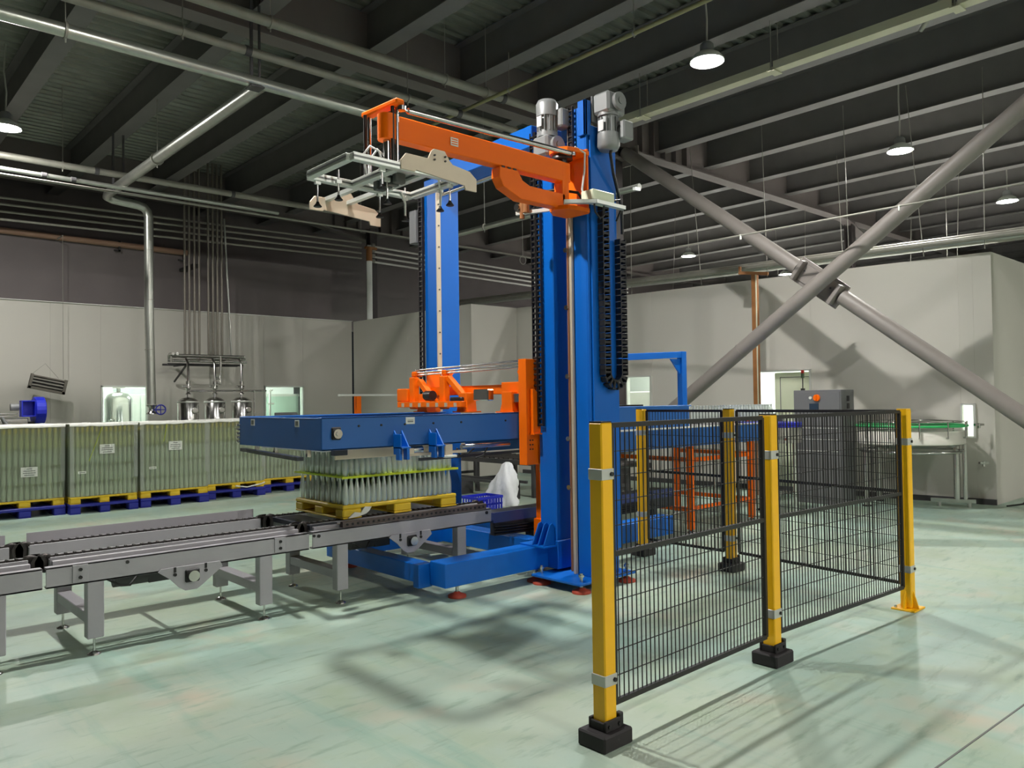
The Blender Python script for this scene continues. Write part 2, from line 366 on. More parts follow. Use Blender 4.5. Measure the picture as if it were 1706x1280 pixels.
build('pipe', MB().cyl(P(8.82, 5.95), P(5.62, 3.47), .108, 16), BRACE, b1); build('pipe', MB().cyl(P(4.98, 2.98), P(1.38, .19), .108, 16), BRACE, b1)
dd = (P(1.2, .05)-P(8.95, 6.05)).normalized()
c0 = P(5.31, 3.22)
for s_ in (-1, 1):
    build('flange', MB().bar(c0+dd*s_*.34-dd*.03, c0+dd*s_*.34+dd*.03, .30, .30), BRACE, b1, .006)
    build('end_plate', MB().bar(c0+dd*s_*.20-dd*.13, c0+dd*s_*.20+dd*.13, .07, .26), BRACE, b1, .004)
build('gusset_plate', MB().bar(c0-dd*.42, c0+dd*.42, .03, .36), BRACE, b1)
for s_ in (-.3, -.18, .18, .3):
    build('bolt', MB().cyl(c0+dd*s_+Vector((-.04, .06, .08)), c0+dd*s_+Vector((.0, .06, .08)), .016, 6), DGREY, b1)
build('end_gusset', MB().box(10.775, 10.80, 8.55, 9.1, 5.70, 6.02), BRACE, b1)
b2 = thing('brace_pipe', 'unbroken grey diagonal brace pipe rising to the upper right', 'brace', (BX-.23, 5.3, 3.2))
build('pipe', MB().cyl(P(8.72, .72, -.22), P(1.38, 5.86, -.22), .108, 16), BRACE, b2)
e2 = (P(1.2, 5.99)-P(8.95, .56)).normalized()
for s_ in (-1.4, 1.5, 2.2): build('weld_ring', MB().cyl(P(5.31, 3.11, -.22)+e2*(s_-.008), P(5.31, 3.11, -.22)+e2*(s_+.008), .112, 16), BRACE, b2)

# ------------------------------------------------------------------ lamps
def lamp(x, y, lab, z=5.6):
    t = thing('pendant_lamp', lab, 'lamp', (x, y, z), 'high bay pendant lamps')
    build('lens', MB().cyl((x, y, z-.006), (x, y, z), .185, 24), LENS, t)
    build('led_core', MB().cyl((x, y, z-.014), (x, y, z-.008), .075, 16), CORE, t)
    build('shade', MB().lathe([(.2, -.012), (.205, 0), (.15, .07), (.10, .10), (.085, .11)], (x, y, z), 24, caps=False).lathe([(.19, .001), (.085, .10)], (x, y, z), 24, caps=False), ALU, t)
    build('housing', MB().lathe([(.085, .105), (.08, .19), (.05, .22), (.02, .225)], (x, y, z), 16), MOTOR, t)
    build('cord', MB().tube([(x, y, z+.22), (x+.01, y, z+.5), (x-.02, y, z+.8), (x, y, 6.8)], .012, 6), CORDW, t)
    return t
lamp(7.95, 5.25, 'bright pendant lamp hanging above the near blue mast')
lamp(13.3, 5.15, 'pendant lamp hanging between the diagonal braces, second from the mast')
lamp(18.55, 5.07, 'pendant lamp at the edge of view above the brace end')
lamp(18.5, 12.95, 'small far pendant lamp over the white room roof')
lamp(23.8, 12.9, 'most distant pendant lamp, just above the white wall')
lamp(2.13, 13.05, 'pendant lamp above the wrapped pallets')
for x, y, lab in ((2.65, 5.2, 'above the grey conveyor'), (2.65, -3.6, 'behind the open end of the fence'), (7.95, -3.6, 'in front of the plated fence post'), (13.3, -3.6, 'in front of the white wall corner')):
    lamp(x, y, 'pendant lamp hanging out of view '+lab)

# ================================================================== THE DEPALLETISING MACHINE
# base frame ---------------------------------------------------------
bf = thing('base_frame', 'blue rectangular floor frame carrying both machine masts on levelling feet', 'machine frame', (4.6, 5.8, 0))
build('foot_beam', MB().box(3.77, 5.3, 4.985, 5.19, .115, .31), BLUE, bf, .006)
build('foot_beam', MB().box(5.2, 7.1, 5.215, 5.42, .115, .31), BLUE, bf, .006)
build('foot_beam', MB().box(3.77, 6.2, 6.68, 6.88, .115, .31), BLUE, bf, .006)
build('cross_beam', MB().box(5.02, 5.195, 5.195, 6.68, .12, .30), BLUE, bf, .006)
build('cross_beam', MB().box(3.72, 3.86, 5.24, 6.68, .12, .27), BLUE, bf, .006)
build('joint_block', MB().box(3.66, 3.8, 5.19, 5.27, .1, .29), BLUE, bf, .004)
def lev_foot(par, x, y, zt, pad=REDPAD, r=.075, rodm=STEEL):
    build('foot_rod', MB().cyl((x, y, .03), (x, y, zt), .014, 10).cyl((x, y, zt-.03), (x, y, zt-.012), .026, 6), rodm, par)
    build('foot_pad', MB().lathe([(r, 0), (r, .018), (r*.45, .034), (.02, .045)], (x, y, 0), 18), pad, par)
for x, y in ((3.97, 5.09), (4.80, 5.03), (3.97, 6.78), (6.85, 5.32), (6.0, 6.78)): lev_foot(bf, x, y, .12)
# near portal mast (A) -----------------------------------------------
def mast(x0, y0, y1, depth, h, lab, rail_face):
    t = thing('lift_mast', lab, 'mast', (x0+depth/2, (y0+y1)/2, .1))
    build('column', MB().box(x0, x0+depth, y0, y1, .11, h), BLUE, t, .008)
    return t
mA = mast(4.92, 4.875, 5.08, .30, 4.02, 'blue square near mast carrying the clamping head, with drive motor on top', 0)
build('base_box', MB().box(4.915, 5.26, 4.86, 5.10, .11, .36), BLUE, mA, .006)
# three gusset fins at its foot (seen in front of the mast, on the foot beam)
for i in range(3):
    yy = 4.895+i*.07
    build('gusset', MB().prism([(4.775, .324), (4.914, .324), (4.914, .49), (4.885, .515), (4.855, .50)], yy, yy+.012, 'y'), BLUE, mA, .003)
build('gusset_plate', MB().box(4.76, 4.914, 4.87, 5.19, .311, .324), BLUE, mA)
build('wear_plate', MB().box(4.935, 5.2, 5.081, 5.095, .95, 3.9), STEEL, mA)
# chain in front of the mast (far edge of its face)
def link_chain(name, par, x, y, z0, z1, pitch=.05, w=.055, mtl=None):
    m = mtl or CHAIN; ln = None; z = z0
    k = 0
    while z < z1:
        if ln is None:
            ln = build(name, MB().cyl((x, y-w/2, z), (x, y+w/2, z), .011, 6, caps=False).box(x-.014, x+.014, y-w/2, y-w/2+.006, z-.016, z+pitch-.012).box(x-.014, x+.014, y+w/2-.006, y+w/2, z-.016, z+pitch-.012), m, par)
        else: inst(name, ln.data, par, Vector((0, 0, z-z0))+ORG[par.name])
        z += pitch
link_chain('chain_link', mA, 4.895, 5.02, 1.38, 4.0)
link_chain('chain_link', mA, 4.895, 5.085, 1.38, 4.0)
# far portal mast (F)
mF = mast(5.05, 6.75, 6.98, .30, 4.02, 'blue square far mast with a bolted guide rail', 0)
build('guide_rail', MB().box(5.036, 5.09, 6.735, 6.752, .35, 3.95), BEIGE, mF, .002)
for k in range(16): build('bolt', MB().cyl((5.063, 6.728, .5+k*.23), (5.063, 6.736, .5+k*.23), .009, 6), DGREY, mF)
build('base_box', MB().box(5.03, 5.38, 6.72, 7.0, .11, .36), BLUE, mF, .006)
link_chain('chain_link', mF, 5.035, 7.02, 1.6, 3.95, .055, .07)
build('junction_box', MB().box(5.0, 5.1, 7.08, 7.2, 3.35, 3.72), CABI, mF, .01)
# top beam
tb = build('top_beam', MB().bar((5.03, 5.09, 4.0), (5.15, 6.74, 4.02), .28, .20), BLUE, None, .008, 'blue top beam joining the near mast to the far mast', 'beam')
build('guide_tube', MB().cyl((4.99, 5.1, 3.8), (5.12, 6.9, 3.83), .025, 10), STEEL, tb)
# second mast (B) for the swing arm
mB = thing('arm_mast', 'blue mast with energy chain carrying the orange swing arm, nearest the yellow fence post', 'mast', (5.13, 4.58, .09))
build('chain_guard', MB().box(4.94, 4.955, 4.69, 4.77, 3.85, 4.13), BLUE, mB, .003)
build('column', MB().box(4.955, 5.30, 4.49, 4.505, .09, 3.9).box(4.955, 4.97, 4.505, 4.66, .09, 4.12).box(5.285, 5.30, 4.505, 4.66, .09, 4.0).box(4.955, 5.3, 4.645, 4.66, .09, 4.0), BLUE, mB, .003)
build('head_plate', MB().box(4.93, 4.955, 4.47, 4.56, 3.86, 4.16).box(4.93, 5.0, 4.47, 4.495, 3.86, 4.16), BLUE, mB, .003)
build('front_plate', MB().box(4.985, 5.315, 4.468, 4.488, .3, 3.95), BLUE, mB, .004)
build('base_plate', MB().box(4.70, 5.42, 4.40, 4.98, .07, .09), BLUE, mB, .004)
build('guide_rail', MB().box(4.925, 4.955, 4.655, 4.685, .1, 3.95), BEIGE, mB, .003)
build('drive_tube', MB().cyl((4.93, 4.70, .12), (4.93, 4.70, 3.7), .012, 8), COPPER, mB)
for z in (.84, 1.26, 1.8, 2.4, 2.9): build('cap_bolt', MB().lathe([(.022, 0), (.022, .02), (.012, .034)], (4.91, 4.715, z), 10, 'x'), STEEL, mB)
for x, y in ((4.78, 4.46), (5.36, 4.46), (4.78, 4.93), (5.36, 4.93)): lev_foot(mB, x, y, .16, r=.08)
link_chain('lift_chain_link', mB, 4.925, 4.635, 3.74, 4.12, .045)
# energy chain hanging on the -Y face: two runs and a U loop
def echain(par, x, y, pts_z, w=.05):
    pass
def e_link():
    return MB().box(-.042, -.030, -.03, .03, -.024, .024).box(.030, .042, -.03, .03, -.024, .024).box(-.03, .03, -.028, -.022, -.010, .010).box(-.03, .03, .022, .028, -.010, .010)
eme = mesh_of('energy_chain_link', e_link(), BLACK, Vector((0, 0, 0)))
ec = thing('energy_chain', 'black energy chain hanging in a long loop beside the arm mast', 'cable chain', (5.2, 4.42, 1.6))
path = []
z = 3.35
while z > 1.86: path.append((5.09, z, 0)); z -= .055
cx, r = 5.20, .11
for k in range(0, 8):
    a = math.pi+k*math.pi/7; path.append((cx+r*math.cos(a), 1.83+r*math.sin(a), a+math.pi/2+math.pi/2))
z = 1.87
while z < 3.0: path.append((5.31, z, 0)); z += .055
for i, (x, z, a) in enumerate(path):
    o = inst('chain_link', eme, ec, (x, 4.425, z)); o.rotation_euler = (0, -a, math.pi/2 if False else 0)
    o.rotation_euler = (0, -a, 0)
# motors -------------------------------------------------------------
def gearmotor(x, y, z, lab, flip=False, rz=0):
    """vertical motor with gearbox below; box on the side"""
    t = thing('gear_motor', lab, 'motor', (x, y, z))
    s = -1 if flip else 1
    build('gearbox', MB().box(x-.10, x+.13, y-.09, y+.09, z-.10, z+.08), MOTOR, t, .02)
    build('output_flange', MB().lathe([(.075, 0), (.075, .03), (.05, .035), (.05, .05)], (x, y-.09-.05, z-.01), 16, 'y').lathe([(.03, 0), (.03, .04)], (x, y-.15, z-.01), 12, 'y'), MOTOR, t)
    z1 = z+s*.08
    build('flange', MB().cyl((x, y, z1), (x, y, z1+s*.035), .092, 20), MOTOR, t)
    build('motor_body', MB().cyl((x, y, z1+s*.035), (x, y, z1+s*.20), .076, 18), MOTOR, t)
    f0 = None
    for k in range(12):
        a = 2*math.pi*k/12
        d = Vector((math.cos(a), math.sin(a), 0)); p = Vector((x, y, z1+s*.05))+d*.082
        build('cooling_fin', MB().bar(p, p+Vector((0, 0, s*.14)), .022, .004, d.cross(Vector((0, 0, 1)))), MOTOR, t)
    build('fan_cover', MB().lathe([(.094, -s*.02), (.097, s*.085), (.08, s*.12), (.03, s*.125)], (x, y, z1+s*.20), 20), MOTOR, t)
    build('terminal_box', MB().box(x+.03, x+.16, y-.15, y-.03, min(z1+s*.08, z1+s*.24), max(z1+s*.08, z1+s*.24)), MOTOR, t, .012)
    build('nameplate', MB().box(x-.099, x-.094, y-.028, y+.028, min(z1+s*.08, z1+s*.17), max(z1+s*.08, z1+s*.17)), SILVERP, t)
    return t
m1 = gearmotor(4.80, 4.80, 3.80, 'grey gear motor standing upright on the near mast top, beside the chain')
m2 = gearmotor(5.11, 4.37, 4.13, 'grey gear motor hanging on the arm mast above the cable', True)
build('mount_plate', MB().box(5.0, 5.24, 4.455, 4.468, 3.98, 4.2), MOTOR, m2, .004)
tag(build('motor_cable', MB().tube([(5.23, 4.30, 3.90), (5.15, 4.27, 3.93), (5.10, 4.30, 3.84), (5.12, 4.36, 3.70), (5.20, 4.40, 3.56), (5.29, 4.43, 3.42), (5.34, 4.43, 3.30), (5.345, 4.43, 3.05)], .014, 8), BLACK), 'black cable looping from the arm mast motor down to the chain', 'cable')
tag(build('motor_cable', MB().tube([(4.92, 4.76, 4.02), (4.96, 4.74, 3.98), (4.97, 4.71, 3.85), (4.93, 4.70, 3.66), (4.92, 4.70, 3.5)], .014, 8), BLACK), 'black cable running down between the two masts from the upright motor', 'cable')

# swing arm ----------------------------------------------------------
AX, AY = 4.72, 4.55
arm_b = thing('arm_bracket', 'orange bracket on the arm mast holding the swing arm between two flange plates', 'bracket', (4.85, 4.55, 3.2))
build('back_plate', MB().box(4.905, 4.928, 4.44, 4.66, 3.17, 3.72), ORANGE, arm_b, .003)
fl_ = [(4.905, 4.41), (4.905, 4.69), (4.74, 4.69), (4.64, 4.62), (4.60, 4.52), (4.66, 4.43), (4.74, 4.41)]
build('flange_plate', MB().prism(fl_, 3.655, 3.69, 'z'), ORANGE, arm_b, .003)
build('flange_plate', MB().prism(fl_, 3.17, 3.205, 'z'), ORANGE, arm_b, .003)
build('side_rib', MB().box(4.88, 4.905, 4.66, 4.69, 3.205, 3.655), ORANGE, arm_b)
build('pivot_shaft', MB().cyl((AX, AY, 3.2), (AX, AY, 3.70), .045, 16), CHAIN, arm_b)
build('bearing', MB().lathe([(.09, 0), (.09, .02), (.06, .045)], (AX, AY, 3.61), 18), CHAIN, arm_b)
arm = thing('swing_arm', 'long orange swing arm reaching out to the sheet gripper frame', 'robot arm', (3.9, 4.55, 3.4))
hx, hy = 2.99, 4.555
build('arm_tube', MB().bar((hx+.04, hy, 3.50), (AX+.05, AY, 3.50), .10, .165), ORANGE, arm, .006)
build('hub', MB().cyl((hx, hy, 3.41), (hx, hy, 3.585), .066, 24), ORANGE, arm)
build('lower_arm', MB().prism([(3.98, 3.41), (4.17, 3.41), (4.22, 3.34), (4.30, 3.31), (4.70, 3.31), (4.70, 3.19), (4.20, 3.19), (4.02, 3.26), (3.975, 3.33)], 4.50, 4.60, 'y'), ORANGE, arm, .004)
build('hinge_block', MB().box(4.67, 4.75, 4.50, 4.60, 3.22, 3.58), ORANGE, arm, .004)
build('sticker', MB().box(3.50, 3.57, 4.496, 4.499, 3.47, 3.53), PAPER, arm)
for q in range(3): build('print', MB().box(3.507, 3.563, 4.4945, 4.496, 3.48+q*.017, 3.487+q*.017), ORANGE, arm)
for q in range(3): build('slot', MB().box(4.0+q*.06, 4.03+q*.06, 4.497, 4.503, 3.405, 3.418), BLACK, arm)
rod = thing('parallel_rod', 'polished steel link rod running above the orange swing arm', 'rod', (3.9, 4.45, 3.62))
build('tube', MB().cyl((3.10, 4.46, 3.615), (4.70, 4.44, 3.64), .022, 12), STEEL, rod)
for a, b in ((3.04, 3.615), (4.74, 3.641)): build('rod_end', MB().lathe([(.03, -.015), (.03, .015)], (a, 4.45, b), 14, 'z').cyl((a, 4.46, b), (a+(.06 if a < 4 else -.06), 4.46, b), .012, 8), STEEL, rod)
# gripper ------------------------------------------------------------
gr = thing('sheet_gripper', 'aluminium sheet gripper frame with suction cups hanging under the arm', 'gripper', (2.98, 4.57, 3.15))
build('cross_bar', MB().bar((3.02, 4.43, 3.655), (2.99, 4.84, 3.655), .075, .04), ORANGE, gr, .01)
for x, y in ((3.035, 4.50), (3.0, 4.50), (2.955, 4.78), (2.99, 4.78)): build('guide_column', MB().cyl((x, y, 3.17), (x, y, 3.64), .013, 10), CHAIN if x in (3.0, 2.955) else STEEL, gr)
build('piston', MB().cyl((hx, hy, 3.17), (hx, hy, 3.42), .028, 14), STEEL, gr)
GZ = 3.15
def profile(a, b):
    a = Vector(a); b = Vector(b); p = build('profile', MB().bar(a, b, .05, .05), ALU, gr, .004)
    d = (b-a).normalized(); s_ = d.cross(Vector((0, 0, 1)))
    for sg in (-1, 1): build('slot', MB().bar(a+s_*sg*.026, b+s_*sg*.026, .004, .012), ALUD, p)
    return p
gx0, gx1, gy0, gy1 = 2.55, 3.40, 4.29, 4.86
profile((gx0, gy0, GZ), (gx1, gy0, GZ)); profile((gx0, gy1, GZ), (gx1, gy1, GZ)); profile((gx0, gy0+.025, GZ), (gx0, gy1-.025, GZ)); profile((gx1, gy0+.025, GZ), (gx1, gy1-.025, GZ))
profile((2.90, gy0+.025, GZ), (2.90, gy1-.025, GZ)); profile((3.12, gy0+.025, GZ), (3.12, gy1-.025, GZ))
build('valve_plate', MB().box(2.93, 3.09, 4.40, 4.78, GZ+.01, GZ+.02), ALU, gr)
for y in (4.42, 4.50, 4.58, 4.66): build('valve', MB().box(2.97, 3.05, y, y+.05, GZ-.06, GZ+.005), ALUD, gr, .005)
def serr(y, x0=2.90, x1=3.54, z=3.13):
    L = x1-x0
    return MB().prism([(x0, z), (x0, z+.06), (x0+.04, z+.11), (x0+.22, z+.11), (x0+.25, z+.17), (x0+.27, z+.185), (x0+.36, z+.185), (x0+.40, z+.13), (x0+.43, z+.105), (x1-.06, z+.085), (x1, z+.04), (x1, z-.05), (x1-.10, z-.05), (x1-.11, z-.02), (x0+.12, z+.012), (x0+.11, z)], y, y+.014, 'y')
build('edge_plate', serr(4.30-.045), BEIGE, gr, .002)
build('edge_plate', serr(5.50, z=3.10), BEIGE, gr, .002)
for x in (3.05, 3.24): build('arm_bar', MB().bar((x, 4.29, 3.20), (x, 5.50, 3.20), .04, .03), ALU, gr)
for x, z in ((3.17, 3.27), (3.17, 3.24), (3.26, 3.275), (3.26, 3.245)): build('bolt', MB().cyl((x, 4.245, z), (x, 4.255, z), .007, 6), DGREY, gr)
for x, y, l in ((2.62, 4.86, .16), (2.72, 4.75, .12), (2.80, 4.33, .12), (3.12, 4.86, .16), (2.95, 4.5, .16), (3.33, 4.84, .16), (3.40, 4.5, .14), (3.38, 4.36, .13)):
    c = build('cup_rod', MB().cyl((x, y, GZ-.02-l), (x, y, GZ+.05), .007, 8), STEEL, gr)
    build('suction_cup', MB().lathe([(.026, -.022), (.030, -.018), (.012, .004), (.010, .014)], (x, y, GZ-.02-l), 14), BLACK, c)
    build('elbow', MB().box(x-.02, x+.02, y-.012, y+.012, GZ-.045, GZ-.02), ALU, c)
for pts in (((2.86, 4.62, 3.17), (2.84, 4.62, 3.30), (2.88, 4.60, 3.36), (2.94, 4.58, 3.33), (2.96, 4.56, 3.22)), ((2.93, 4.7, 3.17), (2.94, 4.7, 3.30), (2.99, 4.68, 3.38), (3.03, 4.66, 3.34)), ((2.98, 4.45, 3.17), (3.02, 4.45, 3.25), (3.10, 4.46, 3.25), (3.13, 4.46, 3.17)), ((3.14, 4.80, 3.14), (3.28, 4.82, 3.16), (3.33, 4.84, 3.08), (3.33, 4.84, 2.99)), ((3.2, 4.40, 3.17), (3.34, 4.44, 3.18), (3.40, 4.49, 3.10), (3.40, 4.5, 3.0))):
    build('air_hose', MB().tube(pts, .008, 6), HOSE, gr)
# terminal box beside the bracket
tbx = thing('terminal_box', 'cream terminal box on a small rail beside the orange arm bracket', 'box', (4.92, 4.30, 3.25))
build('enclosure', MB().box(4.78, 5.05, 4.26, 4.40, 3.235, 3.325), CREAM, tbx, .008)
build('mount_rail', MB().bar((4.60, 4.42, 3.215), (4.80, 4.25, 3.215), .05, .03).bar((4.79, 4.25, 3.215), (5.15, 4.25, 3.215), .05, .03), ALU, tbx)
build('cable_loop', MB().tube([(4.80, 4.27, 3.21), (4.79, 4.25, 3.13), (4.84, 4.24, 3.08), (4.90, 4.25, 3.12), (4.91, 4.26, 3.21)], .008, 6), BLACK, tbx)
build('cable_tail', MB().tube([(5.05, 4.3, 3.27), (5.14, 4.28, 3.29), (5.18, 4.3, 3.22), (5.16, 4.34, 3.12)], .009, 6), BLACK, tbx)
valv = thing('air_valve', 'small brass and steel air regulator on a rail beside the orange bracket', 'valve', (4.6, 4.75, 3.2))
build('mount_rail', MB().bar((4.68, 4.66, 3.21), (4.56, 4.95, 3.21), .03, .03), ALU, valv)
build('body', MB().cyl((4.58, 4.90, 3.16), (4.58, 4.90, 3.34), .022, 10).cyl((4.57, 4.84, 3.2), (4.57, 4.84, 3.30), .03, 10), RUST, valv)
build('gauge', MB().lathe([(.03, 0), (.03, .02)], (4.54, 4.93, 3.26), 14, 'x'), STEEL, valv)
tag(build('air_line', MB().tube([(4.58, 4.9, 3.3), (4.62, 4.75, 3.36), (4.7, 4.6, 3.37), (4.80, 4.45, 3.33), (4.86, 4.42, 3.24)], .012, 6), BLACK), 'black air line drooping across the orange arm bracket', 'hose')
tag(build('air_line', MB().tube([(4.75, 4.43, 3.70), (4.84, 4.40, 3.66), (4.83, 4.40, 3.5), (4.80, 4.40, 3.35), (4.84, 4.41, 3.24)], .009, 6), HOSE), 'thin white air line dropping past the orange bracket', 'hose')

# clamping head -------------------------------------------------------
TX0, TX1, TY0, TY1, TZ0, TZ1 = 2.82, 5.75, 5.20, 6.66, 1.247, 1.492
hd = thing('clamping_head', 'big blue box shaped clamping head hanging over the open bottle pallet', 'clamping head', (3.9, 5.93, TZ0))
def chan_x(y, s, x0, x1):
    return MB().box(x0, x1, y, y+.012*s, TZ0, TZ1).box(x0, x1, y, y+.06*s, TZ1-.012, TZ1).box(x0, x1, y, y+.06*s, TZ0, TZ0+.012)
build('side_beam', chan_x(TY0, 1, TX0, 4.93), DBLUE, hd, .003)
build('side_beam', chan_x(TY1, -1, TX0, 5.03), DBLUE, hd, .003)
build('end_beam', MB().box(TX0, TX0+.012, TY0+.013, TY1-.013, TZ0, TZ1-.005).box(TX0, TX0+.06, TY0+.07, TY1-.07, TZ1-.017, TZ1-.005), DBLUE, hd, .003)
build('end_beam', MB().box(4.90, 4.93, TY0+.07, TY1-.07, TZ0+.02, TZ1-.02), DBLUE, hd)
build('cross_tube', MB().box(3.9, 4.0, TY0+.07, TY1-.07, TZ0+.08, TZ1-.06), DBLUE, hd)
bfz = (TZ0+TZ1)/2+.0
br = build('flange_bearing', MB().box(2.895, 2.975, TY0-.016, TY0, bfz-.045, bfz+.05), BLACK, hd, .01)
build('bearing_housing', MB().lathe([(.036, 0), (.034, .015), (.022, .02)], (2.935, TY0-.037, bfz), 18, 'y').lathe([(.018, 0), (.018, .01)], (2.935, TY0-.045, bfz), 14, 'y'), STEEL, br)
for x in (3.13, 3.33, 3.55, 3.83, 4.12, 4.62): build('bolt', MB().cyl((x, TY0-.008, TZ1-.07), (x, TY0, TZ1-.07), .009, 8), BLACK, hd)
for x0, w, y_ in ((3.56, .085, TY0), ): build('sticker', MB().box(x0, x0+w, y_-.003, y_, TZ1-.07, TZ1-.015), PAPER, hd)
build('print', MB().box(3.575, 3.63, TY0-.004, TY0-.003, TZ1-.055, TZ1-.045).box(3.575, 3.63, TY0-.004, TY0-.003, TZ1-.04, TZ1-.036), PRINT, hd)
for y in (5.55, 6.35):
    s_ = build('sticker', MB().box(TX0-.003, TX0, y, y+.07, TZ1-.075, TZ1-.02), PAPER, hd)
    build('print', MB().box(TX0-.004, TX0-.003, y+.012, y+.058, TZ1-.065, TZ1-.03), PRINT, s_)
for k in range(5): build('bolt', MB().cyl((TX0-.02, TY1-.03+.02, TZ0+.03+k*.035), (TX0+.05, TY1-.01, TZ0+.03+k*.035), .008, 6).cyl((TX0-.012, TY1, TZ0+.03+k*.035), (TX0-.012, TY1+.02, TZ0+.03+k*.035), .012, 6), STEEL, hd)
# gusset brackets on the near side, dropping below the head
for x in (3.44, 3.78):
    g = build('bracket', MB().prism([(x, TZ0+.10), (x+.012, TZ0+.10), (x+.012, TZ0-.06), (x, TZ0-.06)], TY0-.10, TY0-.001, 'y').box(x, x+.10, TY0-.10, TY0-.001, TZ0-.012, TZ0), BLUE, hd, .002)
    build('rib', MB().prism([(TY0-.10, TZ0), (TY0-.001, TZ0), (TY0-.001, TZ0+.13)], x+.075, x+.085, 'x').prism([(TY0-.10, TZ0), (TY0-.001, TZ0), (TY0-.001, TZ0+.13)], x+.006, x+.014, 'x'), BLUE, g)
    for q in (x-.01, x+.06): build('lug', MB().box(q, q+.025, TY0-.10, TY0-.05, TZ0-.10, TZ0-.01), BLUE, g)
# clamp blades below
build('clamp_blade', MB().bar((2.73, 5.36, TZ0-.06), (2.93, 6.85, TZ0-.055), .05, .028), TRACK, hd)
build('clamp_blade', MB().box(3.02, 3.98, 5.36, 5.375, TZ0-.085, TZ0-.008), BEIGE, hd, .002)
build('blade_block', MB().box(2.98, 3.10, 5.31, 5.36, TZ0-.05, TZ0-.005), TRACK, hd, .004)
build('top_plate', MB().box(2.95, 3.6, 5.42, 6.5, TZ0-.024, TZ0-.014), ALU, hd)
build('slide_rail', MB().box(3.5, 4.2, 5.22, 5.26, TZ0-.085, TZ0-.06).box(3.56, 3.64, 5.20, 5.28, TZ0-.07, TZ0-.02), BEIGE, hd, .003)
build('air_cylinder', MB().cyl((3.62, 5.24, TZ0-.035), (3.74, 5.24, TZ0-.035), .03, 14).cyl((3.5, 5.24, TZ0-.035), (3.62, 5.24, TZ0-.035), .01, 8), STEEL, hd)
build('air_cylinder', MB().cyl((4.2, 5.3, TZ0-.04), (4.75, 5.3, TZ0-.04), .022, 14), STEEL, hd)
build('end_block', MB().box(3.95, 4.03, 5.20, 5.32, TZ0-.10, TZ0-.005), BEIGE, hd, .004)
build('white_pad', MB().box(3.94, 4.06, 5.18, 5.22, TZ0-.115, TZ0-.095), PAPER, hd, .003)
build('hanger', MB().box(2.86, 2.89, 5.5, 5.53, TZ0-.06, TZ0).box(2.88, 2.91, 6.1, 6.13, TZ0-.06, TZ0).box(2.90, 2.93, 6.5, 6.53, TZ0-.06, TZ0), STEEL, hd)
build('clamp_bar', MB().bar((3.9, 5.5, TZ0-.14), (5.6, 5.52, TZ0-.13), .03, .025), TRACK, hd)
build('air_hose', MB().tube([(4.15, 5.3, TZ0-.05), (4.2, 5.32, TZ0-.12), (4.3, 5.33, TZ0-.10), (4.36, 5.3, TZ0-.05)], .008, 6).tube([(4.5, 5.3, TZ0-.05), (4.47, 5.33, TZ0-.13), (4.40, 5.36, TZ0-.15)], .008, 6), BLACK, hd)
# orange lifting carriage --------------------------------------------
oc = thing('lifting_carriage', 'orange lifting carriage riding on both masts above the clamping head', 'carriage', (4.9, 5.9, 1.0))
build('side_plate', MB().box(4.79, 5.05, 5.105, 5.125, 1.02, 1.97), ORANGE, oc, .003)
build('edge_strip', MB().box(4.775, 4.79, 5.09, 5.19, 1.02, 1.97), ORANGE, oc, .002)
build('wedge_bracket', MB().prism([(4.83, 1.30), (4.93, 1.30), (4.93, 1.62), (4.90, 1.66), (4.85, 1.70), (4.83, 1.70)], 5.06, 5.104, 'y'), ORANGE, oc, .003)
build('bracket_lip', MB().box(4.82, 4.96, 5.04, 5.104, 1.29, 1.302), ORANGE, oc)
for z in (1.16, 1.20, 1.24): build('bolt', MB().cyl((4.83, 5.099, z), (4.83, 5.105, z), .007, 6).cyl((4.86, 5.099, z), (4.86, 5.105, z), .007, 6), BLACK, oc)
for z in (1.1, 1.80): build('guide_roller', MB().lathe([(.035, 0), (.04, .006), (.04, .03), (.035, .036)], (4.99, 5.065, z), 16, 'y'), STEEL, oc)
build('bridge_beam', MB().box(4.90, 5.02, 5.13, 6.70, 1.66, 1.75), ORANGE, oc, .004)
build('corner_box', MB().prism([(5.13, 1.77), (5.52, 1.77), (5.52, 1.58), (5.40, 1.50), (5.13, 1.50)], 4.86, 5.0, 'x'), ORANGE, oc, .004)
for k, (y0, y1) in enumerate(((5.30, 5.42), (5.95, 6.07), (6.62, 6.74))):
    build('leg', MB().prism([(y0-.02, 1.49), (y1+.04, 1.49), (y1, 1.60), (y1, 1.68), (y0, 1.68)], 4.78, 4.90, 'x'), ORANGE, oc, .004)
    build('leg_flange', MB().box(4.76, 4.92, y0-.06, y1+.07, 1.488, 1.50), ORANGE, oc)
build('link_plate', MB().prism([(5.14, 1.77), (5.24, 1.90), (5.30, 1.90), (5.32, 1.86), (5.22, 1.72)], 4.88, 4.90, 'x'), ORANGE, oc, .003)
for y in (6.30, 6.83):
    build('post', MB().box(4.78, 4.86, y, y+.09, 1.52, 1.86).box(4.80, 4.85, y+.015, y+.075, 1.86, 1.92), ORANGE, oc, .012)
    build('post_brace', MB().hexa([(4.86, y+.02, 1.86), (4.9, y+.02, 1.86), (4.9, y+.07, 1.86), (4.86, y+.07, 1.86), (4.86, y+.02, 1.92), (4.95, y+.02, 1.92), (4.95, y+.07, 1.92), (4.86, y+.07, 1.92)]), ORANGE, oc)
build('far_plate', MB().box(4.86, 5.03, 6.69, 6.71, 1.35, 1.92), ORANGE, oc, .003)
build('diagonal', MB().bar((4.84, 6.80, 1.82), (4.84, 6.52, 1.58), .05, .06, (1, 0, 0)), ORANGE, oc)
